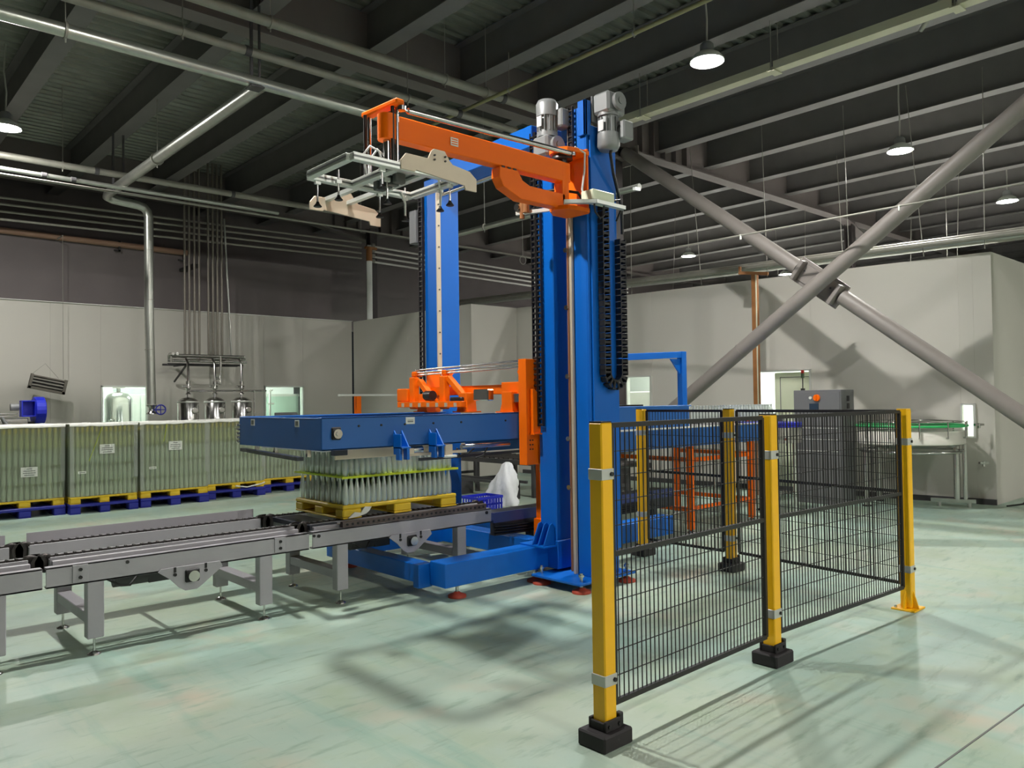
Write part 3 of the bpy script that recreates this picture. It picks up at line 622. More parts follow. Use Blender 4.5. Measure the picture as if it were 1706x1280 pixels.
build('diagonal', MB().bar((4.84, 6.30, 1.84), (4.84, 6.02, 1.62), .05, .06, (1, 0, 0)), ORANGE, oc)
build('drive_block', MB().box(4.76, 4.86, 6.92, 7.12, 1.60, 1.74), ORANGE, oc, .01)
build('ledge', MB().box(4.72, 4.80, 5.95, 7.05, 1.54, 1.60), ORANGE, oc, .004)
for k in range(7): build('tab', MB().box(4.712, 4.72, 6.02+k*.15, 6.06+k*.15, 1.545, 1.585), BEIGE, oc)
build('pinion', MB().cyl((4.75, 6.45, 1.66), (4.75, 6.56, 1.66), .05, 16), CHAIN, oc)
build('sensor_box', MB().box(4.76, 4.84, 5.60, 5.82, 1.60, 1.71), STEEL, oc, .01)
build('sensor_box', MB().box(4.80, 4.86, 5.20, 5.30, 1.58, 1.66), STEEL, oc, .006)
build('gear_unit', MB().box(4.74, 4.82, 5.98, 6.16, 1.56, 1.64), CHAIN, oc, .01)
for z, y in ((1.955, 5.14), (1.925, 5.16), (1.90, 5.18)): build('guide_bar', MB().cyl((4.80, y, z), (4.84, 6.86, z-.02), .010, 8), STEEL, oc)
# orange guide post under the carriage
gp = thing('guide_post', 'slim orange guide post standing on the floor beside the near mast', 'post', (5.28, 5.45, 0))
build('post', MB().box(5.25, 5.31, 5.42, 5.48, .02, 1.2), ORANGE, gp, .004); build('base', MB().box(5.2, 5.36, 5.37, 5.53, 0, .02), ORANGE, gp, .004); build('collar', MB().box(5.235, 5.325, 5.40, 5.50, .3, .46), ORANGE, gp, .004)

# ================================================================== PALLET CONVEYOR
NY, FY = 5.56, 6.47            # near face, far face
lme = mesh_of('chain_link', MB().box(-.02, .02, -.013, .013, -.012, .004).cyl((-.02, -.02, 0), (-.02, .02, 0), .010, 6), CHAIN, Vector((0, 0, 0)))
def conveyor(x0, x1, lab, legs, plate=None, guard=True, ends=True):
    t = thing('chain_conveyor', lab, 'conveyor', ((x0+x1)/2, 6.0, 0))
    nb = build('near_beam', MB().box(x0, x1, NY, NY+.012, .47, .60).box(x0, x1, NY, NY+.06, .588, .60).box(x0, x1, NY, NY+.05, .47, .482), GREY, t, .002)
    build('far_beam', MB().box(x0, x1, FY-.06, FY, .47, .60), GREY, t, .003)
    for y in (NY+.20, FY-.10):
        build('chain_rail', MB().box(x0+.05, x1-.05, y-.03, y+.03, .55, .625).box(x0+.05, x1-.05, y-.06, y-.052, .56, .64).box(x0+.05, x1-.05, y+.052, y+.06, .56, .64), GREY, t, .002)
        x = x0+.07
        while x < x1-.06:
            inst('chain_link', lme, t, (x, y, .641)); x += .052
    build('inner_rail', MB().box(x0+.05, x1-.05, NY+.075, NY+.105, .55, .625), GREY, t, .003)
    if guard: build('guard_strip', MB().box(x0+.06, x1-.05, FY-.012, FY-.004, .56, .705), GREY, t)
    for s_, xe in ((1, x0), (-1, x1)):
        if not ends: break
        for y in (NY+.20, FY-.10):
            build('sprocket', MB().lathe([(.05, -.012), (.062, -.008), (.062, .008), (.05, .012)], (xe+s_*.03, y, .60), 12, 'y'), CHAIN, t)
            for q in (.05, -.058): build('end_cheek', MB().prism([(xe-.03, .56), (xe+.03, .56), (xe+.035, .62), (xe+.015, .655), (xe-.015, .655), (xe-.035, .62)], y+q, y+q+.008, 'y'), CHAIN, t)
    for x in legs:
        for y, n_ in ((NY+.04, 'leg'), (FY-.05, 'leg')):
            build(n_, MB().box(x-.05, x+.05, y-.04, y+.04, .11, .475), GREY, t, .005)
            build('foot_rod', MB().cyl((x, y, .015), (x, y, .115), .008, 8), STEEL, t)
            build('foot_pad', MB().lathe([(.042, 0), (.042, .008), (.018, .02), (.008, .024)], (x, y, 0), 14), STEEL, t)
        build('tie', MB().box(x-.045, x+.045, NY+.08, FY-.09, .20, .27), GREY, t, .004)
    for x in (x0+.30, x1-.06):
        pass
    if plate is not None:
        p = build('bearing_plate', MB().prism([(plate-.22, .47), (plate-.20, .49), (plate+.20, .49), (plate+.22, .45), (plate+.08, .345), (plate+.04, .32), (plate-.04, .32), (plate-.08, .345), (plate-.14, .41)], NY-.012, NY-.002, 'y'), GREY, t, .002)
        build('flange_bearing', MB().box(plate-.045, plate+.055, NY-.028, NY-.012, .375, .465), BLACK, p, .01)
        build('bearing_housing', MB().lathe([(.038, 0), (.036, .016), (.02, .02), (.02, .03)], (plate+.005, NY-.058, .42), 16, 'y'), STEEL, p)
        for dx in (-.11, .10): build('bolt_slot', MB().box(plate+dx-.008, plate+dx+.008, NY-.016, NY-.012, .455, .49).cyl((plate+dx, NY-.02, .44), (plate+dx, NY-.012, .44), .012, 8), BLACK, p)
        build('drive_shaft', MB().cyl((plate, NY, .42), (plate, FY, .42), .018, 10), STEEL, t)
        build('motor', MB().cyl((plate-.42, 5.85, .41), (plate-.2, 5.85, .41), .055, 14).box(plate-.2, plate-.05, 5.8, 5.92, .36, .47), DGREY, t)
        build('cable', MB().tube([(plate-.5, 5.7, .45), (plate-.42, 5.66, .40), (plate-.36, 5.68, .39), (plate-.3, 5.72, .44)], .008, 6), BLACK, t)
    return t
def side_plates(t, xs):
    for x in xs:
        p = build('joint_plate', MB().box(x-.045, x+.045, NY-.008, NY-.001, .485, .595), GREY, t, .002)
        for z in (.515, .565): build('bolt', MB().cyl((x, NY-.016, z), (x, NY-.008, z), .012, 6), BLACK, p)
        for dz in (0,): build('bolt', MB().cyl((x+.28, NY-.008, .57), (x+.28, NY, .57), .012, 6), BLACK, p)
ca = conveyor(-1.6, 1.10, 'grey chain conveyor section running out of view past the leg at the frame edge', (.86, -.4), None)
cb = conveyor(1.12, 2.90, 'grey two strand chain conveyor section between the frame edge and the bottle pallet', (1.40, 2.55), 2.0)
side_plates(cb, (1.31, 2.66))
cc = conveyor(2.93, 4.75, 'grey chain conveyor section under the open bottle pallet', (3.19, 4.40), 3.84, guard=False)
build('chain_cover', MB().box(3.2, 4.7, NY+.01, NY+.05, .60, .645), mat('rusty chain cover', (92, 80, 76), .6, .2, vary=.3, scale=20), cc)
for k in range(30): build('roller', MB().cyl((3.24+k*.049, NY+.004, .622), (3.24+k*.049, NY+.012, .622), .010, 8), BLACK, cc)
build('end_bolt', MB().cyl((4.69, NY-.01, .565), (4.69, NY, .565), .016, 6).cyl((2.98, NY-.01, .565), (2.98, NY, .565), .014, 6), BLACK, cc)
build('cross_cover', MB().box(2.96, 3.2, NY+.1, FY-.1, .60, .635), TRACK, cc)
# dark conveyor continuing between the masts
cd = thing('dark_conveyor', 'low dark conveyor with a blue rim continuing between the blue masts', 'conveyor', (6.2, 6.0, 0))
build('deck', MB().box(4.82, 7.6, 5.62, 5.88, .50, .53), TRACK, cd); build('rim', MB().box(4.80, 7.6, 5.59, 5.62, .45, .545), mat('blue rim', (52, 66, 120), .4), cd)
build('side_beam', MB().box(4.82, 7.6, 5.6, 5.66, .33, .45), TRACK, cd)
for k in range(4): build('cable', MB().tube([(4.8, 5.57, .42-k*.025), (5.6, 5.56, .40-k*.025), (7.2, 5.57, .43-k*.02)], .010, 6), BLACK, cd)
for x in (5.5, 7.3):
    for y in (5.66, 5.84): build('leg', MB().box(x-.03, x+.03, y-.03, y+.03, 0, .34), TRACK, cd)

# ------------------------------------------------------------------ pallets and bottles
def plastic_pallet(name, x0, x1, y0, y1, z0, h, material, lab, cat='pallet', group=None):
    t = thing(name, lab, cat, ((x0+x1)/2, (y0+y1)/2, z0), group)
    d = h*.3
    build('deck', MB().box(x0, x1, y0, y1, z0+h-d, z0+h), material, t, .008)
    bw, bd = (x1-x0)*.15, (y1-y0)*.16
    for i in range(3):
        for j in range(3):
            xa = x0+i*((x1-x0)-bw)/2; ya = y0+j*((y1-y0)-bd)/2
            build('block', MB().box(xa, xa+bw, ya, ya+bd, z0+.012, z0+h-d+.001), material, t, .01)
    for i in range(3):
        xa = x0+i*((x1-x0)-bw)/2
        build('runner', MB().box(xa, xa+bw, y0, y1, z0, z0+.014), material, t, .003)
    return t
OPX0, OPX1, OPY0, OPY1 = 3.26, 4.43, 5.67, 6.50
plastic_pallet('plastic_pallet', OPX0, OPX1, OPY0, OPY1, .648, .112, PYEL, 'yellow plastic pallet on the grey conveyor under the clear bottles')
ol = build('torn_film', MB().prism([(3.30, .655), (3.36, .70), (3.42, .69), (3.46, .735), (3.52, .73), (3.5, .70), (3.47, .68), (3.40, .662)], 5.655, 5.668, 'y'), PAPER)
tag(ol, 'crumpled scrap of clear film tucked in the yellow conveyor pallet', 'film scrap')
def bottle_mesh(material, h=.222, r=.0262, n=12):
    pr = [(r*.86, 0), (r, .006), (r, h*.42), (r*.93, h*.50), (r*.62, h*.74), (r*.40, h*.88), (r*.40, h*.93), (r*.5, h*.94), (r*.5, h*.985), (r*.36, h)]
    return mesh_of('glass_bottle', MB().lathe(pr, n=n), material, Vector((0, 0, 0)))
bme = bottle_mesh(GLASSB)
pitch = (OPX1-OPX0-.03)/21.5; rowp = .0465
def layer(z, lab, grp, small):
    rest = MB(); R = random.Random(3)
    prof = [(.0225, 0), (.0262, .006), (.0262, .093), (.024, .11), (.0105, .195), (.012, .21), (.009, .222)]
    for j in range(17):
        for i in range(21):
            x = OPX0+.015+pitch*(i+.5+(.5 if j % 2 else 0)); yy = OPY0+.028+rowp*j
            if j <= 2 or (i <= 2) or (i == 20 and j < 8):
                o = bpy.data.objects.new('glass_bottle', bme); COL.objects.link(o); o.location = (x, yy, z); o.rotation_euler.z = R.random()
                tag(o, lab, 'bottle', grp)
            else:
                rest.lathe(prof, (x, yy, z), 8)
    o = build('glass_bottle_mass', rest, GLASSB, None, 0, small, 'bottles'); o['kind'] = 'stuff'
layer(.761, 'clear glass bottle standing on the yellow conveyor pallet under the yellow divider sheet', 'bottles of the lower tier on the open pallet', 'inner rows of clear bottles in the lower tier of the open pallet')
tag(build('divider_sheet', MB().box(OPX0-.01, OPX1+.01, OPY0-.01, OPY1+.0, .984, .994).box(OPX0-.012, OPX1+.012, OPY0-.014, OPY0-.010, .978, .996), YSHEET), 'yellow divider sheet between the two tiers of clear bottles', 'divider sheet')
layer(.995, 'clear glass bottle standing on the yellow divider sheet under the blue head', 'bottles of the upper tier on the open pallet', 'inner rows of clear bottles in the upper tier of the open pallet')

# wrapped stacks -------------------------------------------------------
stk = [(1.86, 2.885, 13.12, 'wrapped bottle stack at the frame edge, its paper label set low', (2.43, .66, .16)),
       (2.93, 3.86, 12.98, 'wrapped bottle stack below the hanging heater, with a slanting yellow strap', (3.43, .95, .14)),
       (3.92, 4.97, 13.02, 'wrapped bottle stack below the shiny drop pipe and blue valve', (4.45, .95, .12)),
       (5.03, 6.04, 13.22, 'unlabelled wrapped bottle stack below the three steel tanks', None),
       (6.12, 7.15, 13.45, 'wrapped bottle stack half hidden behind the blue clamping head', None)]
tz = [.252, .47, .73, .99, 1.215, 1.31]
for i, (x0, x1, y0, lab, lb) in enumerate(stk):
    wh = ['at the frame edge', 'below the hanging heater', 'below the blue valve', 'below the three tanks', 'behind the blue head'][i]
    plastic_pallet('plastic_pallet', x0-.01, x1+.01, y0-.03, y0+1.0, 0, .145, PBLUE, 'dark blue plastic pallet on the floor under the wrapped stack '+wh)
    plastic_pallet('plastic_pallet', x0, x1, y0, y0+.98, .146, .105, PYEL, 'yellow plastic pallet on the blue one under the wrapped stack '+wh)
    t = thing('wrapped_bottle_stack', lab, 'wrapped stack', ((x0+x1)/2, y0+.5, .252))
    for a, b in zip(tz, tz[1:]):
        m = MB(); nx = 14
        for k in range(nx):
            m.lathe([(.028, a+.004), (.033, a+.012), (.033, a+(b-a)*.55), (.014, b-.012)] if b-a > .15 else [(.026, a+.004), (.026, b-.006)], (x0+.04+k*(x1-x0-.08)/(nx-1), y0+.045, 0), 7, caps=False)
        for k in range(1, 15): m.lathe([(.026, a+.004), (.026, a+(b-a)*.5), (.012, b-.012)], (x0+.045, y0+.045+k*.063, 0), 6, caps=False)
        o = build('bottle_rows', m, WBOT if b < 1.2 else (OTOP if b < 1.3 else YTOP), t); o['kind'] = 'stuff'
        build('core', MB().box(x0+.085, x1-.04, y0+.085, y0+.94, a+.004, b-.008), mat('inner bottles', (176, 186, 150), .35, vary=.3, scale=14, stretch=(3, 3, .5)) if i == 0 and a < .3 else bpy.data.materials['inner bottles'], t)
        build('divider_sheet', MB().box(x0+.012, x1-.012, y0+.02, y0+.97, b-.006, b), OSHEET, t)
    f = MB().box(x0-.004, x1+.004, y0, y0+.975, .2525, 1.315); f.f = f.f[2:]; f.sm = f.sm[2:]
    build('stretch_film', f, WRAP, t)
    for q in ((x0-.006, x0+.05, .27), (x1-.05, x1+.006, .5)): build('corner_film', MB().box(q[0], q[1], y0-.008, y0-.001, q[2], 1.31), CFILM, t)
    R = random.Random(i)
    N_ = 10; vs = []; 
    lid = MB()
    for k in range(N_+1):
        x = x0-.012+(x1-x0+.024)*k/N_; vs += [(x, y0-.012, 1.318-.012-R.random()*.014), (x, y0-.012, 1.332+R.random()*.008), (x, y0+.99, 1.332+R.random()*.01)]
    lid.add(vs, [q for k in range(N_) for q in ((3*k, 3*k+3, 3*k+4, 3*k+1), (3*k+1, 3*k+4, 3*k+5, 3*k+2))], True)
    build('cover_sheet', lid, LIDW, t)
    if i == 1: build('strap', MB().bar((3.18, y0-.006, .78), (3.36, y0-.006, 1.28), .012, .004), YSHEET, t)
    if i == 2: build('strap', MB().bar((4.27, y0-.006, 1.02), (4.32, y0-.006, 1.30), .012, .004), YSHEET, t)
    if lb:
        w, h = .21, .14
        p = build('label', MB().box(lb[0]-w/2, lb[0]+w/2, y0-.010, y0-.006, lb[1]-h/2, lb[1]+h/2), PAPER, t)
        for q, ww in enumerate((.07, .15, .16, .13)): build('print', MB().box(lb[0]-ww/2, lb[0]+ww/2, y0-.012, y0-.010, lb[1]+h/2-.03-q*.03, lb[1]+h/2-.02-q*.03), PRINT, p)
    if i in (1, 2):
        xx = 3.085 if i == 1 else 4.10
        p = build('label', MB().box(xx-.055, xx+.055, y0-.010, y0-.006, .595, .632), PAPER, t); build('print', MB().box(xx-.04, xx+.04, y0-.012, y0-.010, .607, .617), PRINT, p)
tag(build('loose_film', MB().tube([(5.5, 13.17, .2), (5.7, 13.16, .165), (5.95, 13.17, .2), (6.03, 13.18, .22)], .012, 6), PAPER), 'loose tail of white film on the pallet below the three tanks', 'film scrap')

# ================================================================== SAFETY FENCE
def post(x, y, lab, ztop=1.49, foot='block', rz=0, clamps=(.30, 1.25)):
    t = thing('fence_post', lab, 'fence post', (x, y, 0), 'yellow posts of the safety fence')
    w = .04
    zb = .10 if foot == 'block' else .012
    build('tube', MB().box(x-w, x+w, y-w, y+w, zb, ztop), YELLOW, t, .006)
    build('cap', MB().box(x-w+.003, x+w-.003, y-w+.003, y+w-.003, ztop, ztop+.006), BLACK if foot == 'block' else YELLOW, t)
    if foot == 'block':
        build('base_block', MB().box(x-.10, x+.10, y-.085, y+.085, 0, .075), RUBBER, t, .008)
        c = build('foot_clamp', MB().box(x-.055, x+.055, y-.055, y-.041, .075, .125).box(x-.055, x+.055, y+.041, y+.055, .075, .125).box(x-.055, x-.041, y-.041, y+.041, .075, .115).box(x+.041, x+.055, y-.041, y+.041, .075, .115), RUBBER, t, .003)
        for sx in (-.035, .035): build('bolt', MB().cyl((x+sx, y-.062, .10), (x+sx, y-.055, .10), .009, 6), BLACK, c)
        build('lever', MB().box(x+.045, x+.075, y-.05, y-.02, .075, .14), BLACK, c, .004)
    else:
        build('base_plate', MB().box(x-.10, x+.10, y-.085, y+.085, 0, .012), YELLOW, t, .002)
        for s_ in (-1, 1): build('gusset', MB().prism([(x+s_*.04, .012), (x+s_*.085, .012), (x+s_*.04, .14)], y-.006, y+.006, 'y'), YELLOW, t)
        build('gusset', MB().prism([(y-.04, .012), (y-.08, .012), (y-.04, .14)], x-.006, x+.006, 'x'), YELLOW, t)
        for sx in (-.075, .075): build('bolt', MB().cyl((x+sx, y+.06, .012), (x+sx, y+.06, .028), .01, 6), STEEL, t)
    for z in clamps:
        c = build('clamp_band', MB().box(x-w-.003, x+w+.003, y-w-.003, y+w+.003, z-.026, z+.026), BAND, t, .002)
        build('bolt', MB().cyl((x+.022, y-w-.012, z), (x+.022, y-w-.003, z), .011, 6), BWIRE, c)
    return t
PA, PB, PC, PD, PE = (2.772, 2.45), (4.335, 2.485), (6.14, 2.40), (6.38, 5.08), (6.37, 4.05)
post(*PA, 'nearest yellow fence post, standing alone at the open end of the fence')
post(*PB, 'yellow fence post between the two front mesh panels')
post(*PC, 'yellow fence post on a yellow base plate at the outer corner', foot='plate')
post(*PD, 'yellow fence post at the far end of the fence, nearest the blue floor frame', clamps=(.42, 1.25))
post(*PE, 'yellow fence post in the middle of the far fence side, on a black block')
def panel(p0, p1, lab, z0=.17, z1=1.475, gap=.075, zm=.865, both=True):
    p0 = Vector((*p0, 0)); p1 = Vector((*p1, 0)); d = (p1-p0).normalized(); a = p0+d*gap; b = p1-d*gap; L = (b-a).length
    t = thing('mesh_panel', lab, 'fence panel', (a+b)/2)
    Z = lambda q, z: q+Vector((0, 0, z))
    for z in (z0, z1, zm): build('rail', MB().bar(Z(a, z), Z(b, z), .02, .024), BWIRE, t)
    for q in (a, b): build('stile', MB().bar(Z(q, z0), Z(q, z1), .022, .022, d), BWIRE, t)
    nrm = Vector((-d.y, d.x, 0))
    for z in [z0+.118*k for k in range(1, 11)]:
        if abs(z-zm) > .05: build('cross_wire', MB().bar(Z(a, z)+nrm*.004, Z(b, z)+nrm*.004, .0042, .0042), BWIRE, t)
    n = int(L/.0345); me = None
    for k in range(1, n):
        q = a+d*(L*k/n)
        if me is None: me = build('vertical_wire', MB().bar(Z(q, z0), Z(q, z1), .0046, .0046, d), BWIRE, t); q0 = q
        else: inst('vertical_wire', me.data, t, q-q0+ORG[t.name])
    return t
panel(PA, PB, 'front black mesh panel between the nearest post and the middle front post')
panel(PB, PC, 'front black mesh panel between the middle front post and the plated corner post')
panel((6.20, 2.40), (6.40, 4.05), 'side black mesh panel running from the plated corner post back to the middle far post')
panel(PE, PD, 'short black mesh panel at the far end of the fence by the blue floor frame')

# ================================================================== OUTFEED SIDE (right of the masts)
of = thing('outfeed_conveyor', 'long blue outfeed conveyor on orange legs beyond the fence', 'conveyor', (7.4, 5.9, 0))
build('side_panel', MB().box(5.42, 9.25, 5.40, 5.43, 1.035, 1.25), DBLUE, of, .004)
build('side_panel', MB().box(5.42, 9.25, 6.75, 6.78, 1.035, 1.25), DBLUE, of, .004)
build('belt', MB().box(5.42, 9.25, 5.43, 6.75, 1.22, 1.255), mat('plastic belt', (150, 148, 150), .5), of)
build('edge_strip', MB().box(5.42, 9.25, 5.385, 5.41, 1.25, 1.268), PAPER, of)
build('upper_guide', MB().box(5.42, 7.7, 5.42, 5.44, 1.268, 1.505).box(5.42, 7.75, 5.42, 5.56, 1.503, 1.515), DBLUE, of, .003)
build('top_cover', MB().box(6.3, 7.2, 5.7, 6.2, 1.50, 1.53), BLACK, of)
for x, y in ((7.81, 5.50), (9.15, 5.50), (7.81, 6.66), (9.15, 6.66)):
    build('leg', MB().box(x-.035, x+.035, y-.035, y+.035, .04, 1.035), ORANGE, of, .004); build('foot_pad', MB().lathe([(.05, 0), (.05, .012), (.015, .03), (.012, .05)], (x, y, 0), 14), STEEL, of)
for x in (7.81, 9.15): build('tie', MB().box(x-.02, x+.02, 5.53, 6.63, .84, .89).box(x-.02, x+.02, 5.53, 6.63, .25, .30), ORANGE, of)
for z in (.86, .28):
    build('long_tie', MB().box(7.84, 9.12, 5.49, 5.53, z-.025, z+.025), ORANGE, of); build('long_tie', MB().box(6.7, 7.78, 6.64, 6.68, z-.025, z+.025), ORANGE, of)
ar = thing('arch_frame', 'light blue square arch standing on the outfeed conveyor', 'frame', (7.9, 6.0, 1.5))
build('beam', MB().bar((6.6, 6.02, 2.06), (8.42, 6.02, 2.16), .06, .08), BLUE, ar, .004); build('upright', MB().box(8.36, 8.46, 5.98, 6.06, 1.255, 2.20), BLUE, ar, .004)
build('corner_gusset', MB().prism([(8.36, 2.10), (8.16, 2.10), (8.36, 1.90)], 6.01, 6.03, 'y'), BLUE, ar)
bme2 = bottle_mesh(GLASSC, .235, .034, 10)
for j in range(3):
    for i in range(42):
        o = bpy.data.objects.new('glass_bottle', bme2); COL.objects.link(o); o.location = (7.78+i*.073+(j % 2)*.036, 6.12+j*.075, 1.2555); tag(o, 'pale glass bottle riding on the blue outfeed conveyor beyond the fence', 'bottle', 'bottles on the outfeed conveyor')
tag(build('red_flag', MB().box(9.0, 9.03, 5.44, 5.47, 1.29, 1.33), REDP), 'small red sensor on the outfeed conveyor edge', 'sensor')
sx = thing('steel_conveyor', 'narrow steel slat conveyor carrying pale bottles towards the control cabinet', 'conveyor', (10.1, 6.2, 0))
build('belt', MB().box(9.27, 10.95, 6.05, 6.36, 1.225, 1.255), bpy.data.materials['plastic belt'], sx); build('side_frame', MB().box(9.27, 10.95, 6.03, 6.05, 1.12, 1.27), STEEL, sx); build('side_frame', MB().box(9.27, 10.95, 6.36, 6.38, 1.12, 1.27), STEEL, sx)
for x in (9.6, 10.7):
    for y in (6.06, 6.35): build('leg', MB().cyl((x, y, 0), (x, y, 1.14), .02, 10), STEEL, sx)
# blue belt table behind
bt = thing('belt_table', 'small transfer table with a bright blue belt on steel legs', 'table', (9.8, 5.6, 0))
build('blue_belt', MB().cyl((9.86, 5.6, 1.19), (9.86, 5.6, 1.25), .40, 28), CBLUE, bt)
build('apron', MB().cyl((9.86, 5.6, .98), (9.86, 5.6, 1.185), .40, 28), STEEL, bt)
for x, y in ((9.55, 5.45), (9.95, 5.32), (10.05, 5.9)):
    build('leg', MB().cyl((x, y, .03), (x, y, 1.0), .025, 12), STEEL, bt); build('foot', MB().lathe([(.06, 0), (.06, .01), (.02, .03)], (x, y, 0), 14), BLACK, bt)
build('leg_tie', MB().cyl((9.55, 5.45, .3), (9.95, 5.32, .3), .015, 8).cyl((9.95, 5.32, .3), (10.05, 5.9, .3), .015, 8), STEEL, bt)
build('guide_post', MB().cyl((9.66, 5.27, .95), (9.66, 5.27, 1.28), .01, 8).box(9.62, 9.70, 5.25, 5.29, 1.02, 1.05), STEEL, bt)
# control cabinet
cb_ = thing('control_cabinet', 'grey control cabinet with an orange rotary switch behind the fence', 'cabinet', (11.3, 5.6, 0))
build('body', MB().box(11.2, 11.62, 5.245, 5.98, 0, 1.69), CABI, cb_, .006)
build('door', MB().box(11.185, 11.2, 5.26, 5.965, .08, 1.66), CABI, cb_, .004)
build('rotary_switch', MB().lathe([(.05, .03), (.05, 0)], (11.155, 5.60, 1.575), 18, 'x').box(11.13, 11.16, 5.59, 5.61, 1.54, 1.61), ORANGE, cb_)
build('indicator', MB().lathe([(.022, .02), (.022, 0)], (11.165, 5.70, 1.575), 12, 'x'), PAPER, cb_)
build('touch_screen', MB().box(11.175, 11.185, 5.58, 5.72, 1.38, 1.49), mat('dark screen', (40, 56, 74), .2), cb_)
build('socket', MB().box(11.38, 11.45, 5.235, 5.245, 1.52, 1.60).box(11.38, 11.45, 5.235, 5.245, 1.41, 1.49), BLACK, cb_)
for z in (1.3, 1.12, .95, .78): build('vent_line', MB().box(11.179, 11.185, 5.3, 5.93, z, z+.01), ALU, cb_)
bk = thing('signal_beacon', 'red and green signal beacon on top of the grey control cabinet', 'beacon', (11.3, 5.88, 1.69))
build('stem', MB().cyl((11.3, 5.88, 1.69), (11.3, 5.88, 1.90), .008, 8).box(11.27, 11.33, 5.86, 5.90, 1.69, 1.72), BLACK, bk)
build('green_segment', MB().cyl((11.3, 5.88, 1.88), (11.3, 5.88, 1.95), .025, 12), mat('dull green lens', (90, 110, 80), .3), bk); build('red_segment', MB().cyl((11.3, 5.88, 1.95), (11.3, 5.88, 2.0), .025, 12), REDP, bk)
# cream door leaf standing in the doorway
dl = build('open_door_leaf', MB().bar(rw(2.62, -.12, 1.01), rw(3.30, -.12, 1.01), .04, 2.0), CREAM)
ORG[dl.name] = ORG[dl.name]; tag(dl, 'cream door leaf standing in the bright doorway', 'door leaf')
build('raised_frame', MB().bar(rw(2.66, -.095, 1.93), rw(3.20, -.095, 1.93), .008, .01).bar(rw(3.20, -.095, .1), rw(3.20, -.095, 1.93), .008, .01, RD), PRINT, dl)
# accumulation table on the right
AXc, AYc, AR = 11.86, 4.55, .70
at = thing('accumulation_table', 'round white rimmed accumulation table with a green guide rail by the wall corner', 'table', (AXc, AYc, 0))
build('rim', MB().lathe([(AR, .91), (AR, 1.09), (AR-.01, 1.09), (AR-.01, .91)], (AXc, AYc, 0), 48, caps=False).lathe([(AR-.02, .90), (AR, .91)], (AXc, AYc, 0), 48, caps=False), mat('white rim', (226, 222, 212), .35), at)
build('table_top', MB().cyl((AXc, AYc, 1.07), (AXc, AYc, 1.085), AR-.01, 48), STEEL, at)
build('pan', MB().cyl((AXc, AYc, .86), (AXc, AYc, .905), AR*.82, 40, r1=AR-.01), STEEL, at)
def ring(z, r, t, k0=0, k1=360, n=40): return [(AXc+r*math.cos(math.radians(k0+(k1-k0)*i/n)), AYc+r*math.sin(math.radians(k0+(k1-k0)*i/n)), z) for i in range(n+(0 if k1-k0 == 360 else 1))]
build('guide_rail', MB().tube(ring(1.16, AR+.02, 0), .018, 8, True), GREENP, at)
build('upper_guide', MB().tube(ring(1.215, AR-.02, 0), .009, 6, True), STEEL, at)
build('lower_ring', MB().tube(ring(.80, AR*.95, 0), .02, 8, True), STEEL, at)
for a in range(150, 360, 30):
    c_, s_ = math.cos(math.radians(a)), math.sin(math.radians(a)); x, y = AXc+(AR+.03)*c_, AYc+(AR+.03)*s_
    build('rail_post', MB().cyl((x, y, 1.0), (x, y, 1.22), .010, 8).cyl((x, y, 1.0), (AXc+AR*c_, AYc+AR*s_, 1.0), .012, 8), STEEL, at)
x, y = 12.18, 4.05
build('leg', MB().cyl((x, y, .10), (x, y, .93), .045, 14).cyl((x+.02, y-.1, .10), (x+.02, y-.1, .90), .03, 12), STEEL, at)
build('t_foot', MB().bar((x-.1, y+.32, .085), (x+.06, y-.22, .085), .07, .05).cyl((x-.07, y+.22, 0), (x-.07, y+.22, .07), .03, 10).cyl((x+.04, y-.14, 0), (x+.04, y-.14, .07), .03, 10), STEEL, at)
for xx, yy in ((11.42, 5.0), (12.1, 5.1)):
    build('leg', MB().cyl((xx, yy, 0.02), (xx, yy, .93), .04, 14), STEEL, at); build('foot', MB().cyl((xx, yy, 0), (xx, yy, .02), .06, 14), BLACK, at)
for k, (s_, z) in enumerate(((.10, 1.16), (-.04, .62))):
    tag(build('wall_bracket', MB().bar((12.35, 3.86-.05*k, z), (12.52, 3.80-.05*k, z), .03, .03).cyl((12.43, 3.83-.05*k, z-.05), (12.43, 3.83-.05*k, z+.02), .02, 8), STEEL), ('upper', 'lower')[k]+' small steel bracket on the wall beside the round table', 'bracket')
tag(build('floor_cable', MB().tube([(12.6, 3.55, .012), (12.95, 3.45, .012), (13.6, 3.55, .012), (14.4, 3.4, .012)], .012, 6), BLACK), 'black cable lying on the floor past the white wall corner', 'cable')
# rusty upright post
rp = thing('rusty_upright', 'rusty brown upright post with a small cross bracket in front of the white wall', 'post', (11.6, 6.83, 0))
build('post', MB().box(11.55, 11.65, 6.79, 6.87, 0, 3.62), RUST, rp, .004); build('edge_trim', MB().box(11.54, 11.56, 6.775, 6.79, .6, 3.60), TRAY, rp)
build('cross_bracket', MB().bar((11.5, 7.06, 3.66), (11.62, 6.60, 3.60), .05, .05).cyl((11.5, 7.04, 3.66), (11.5, 7.04, 3.76), .025, 8), RUST, rp)
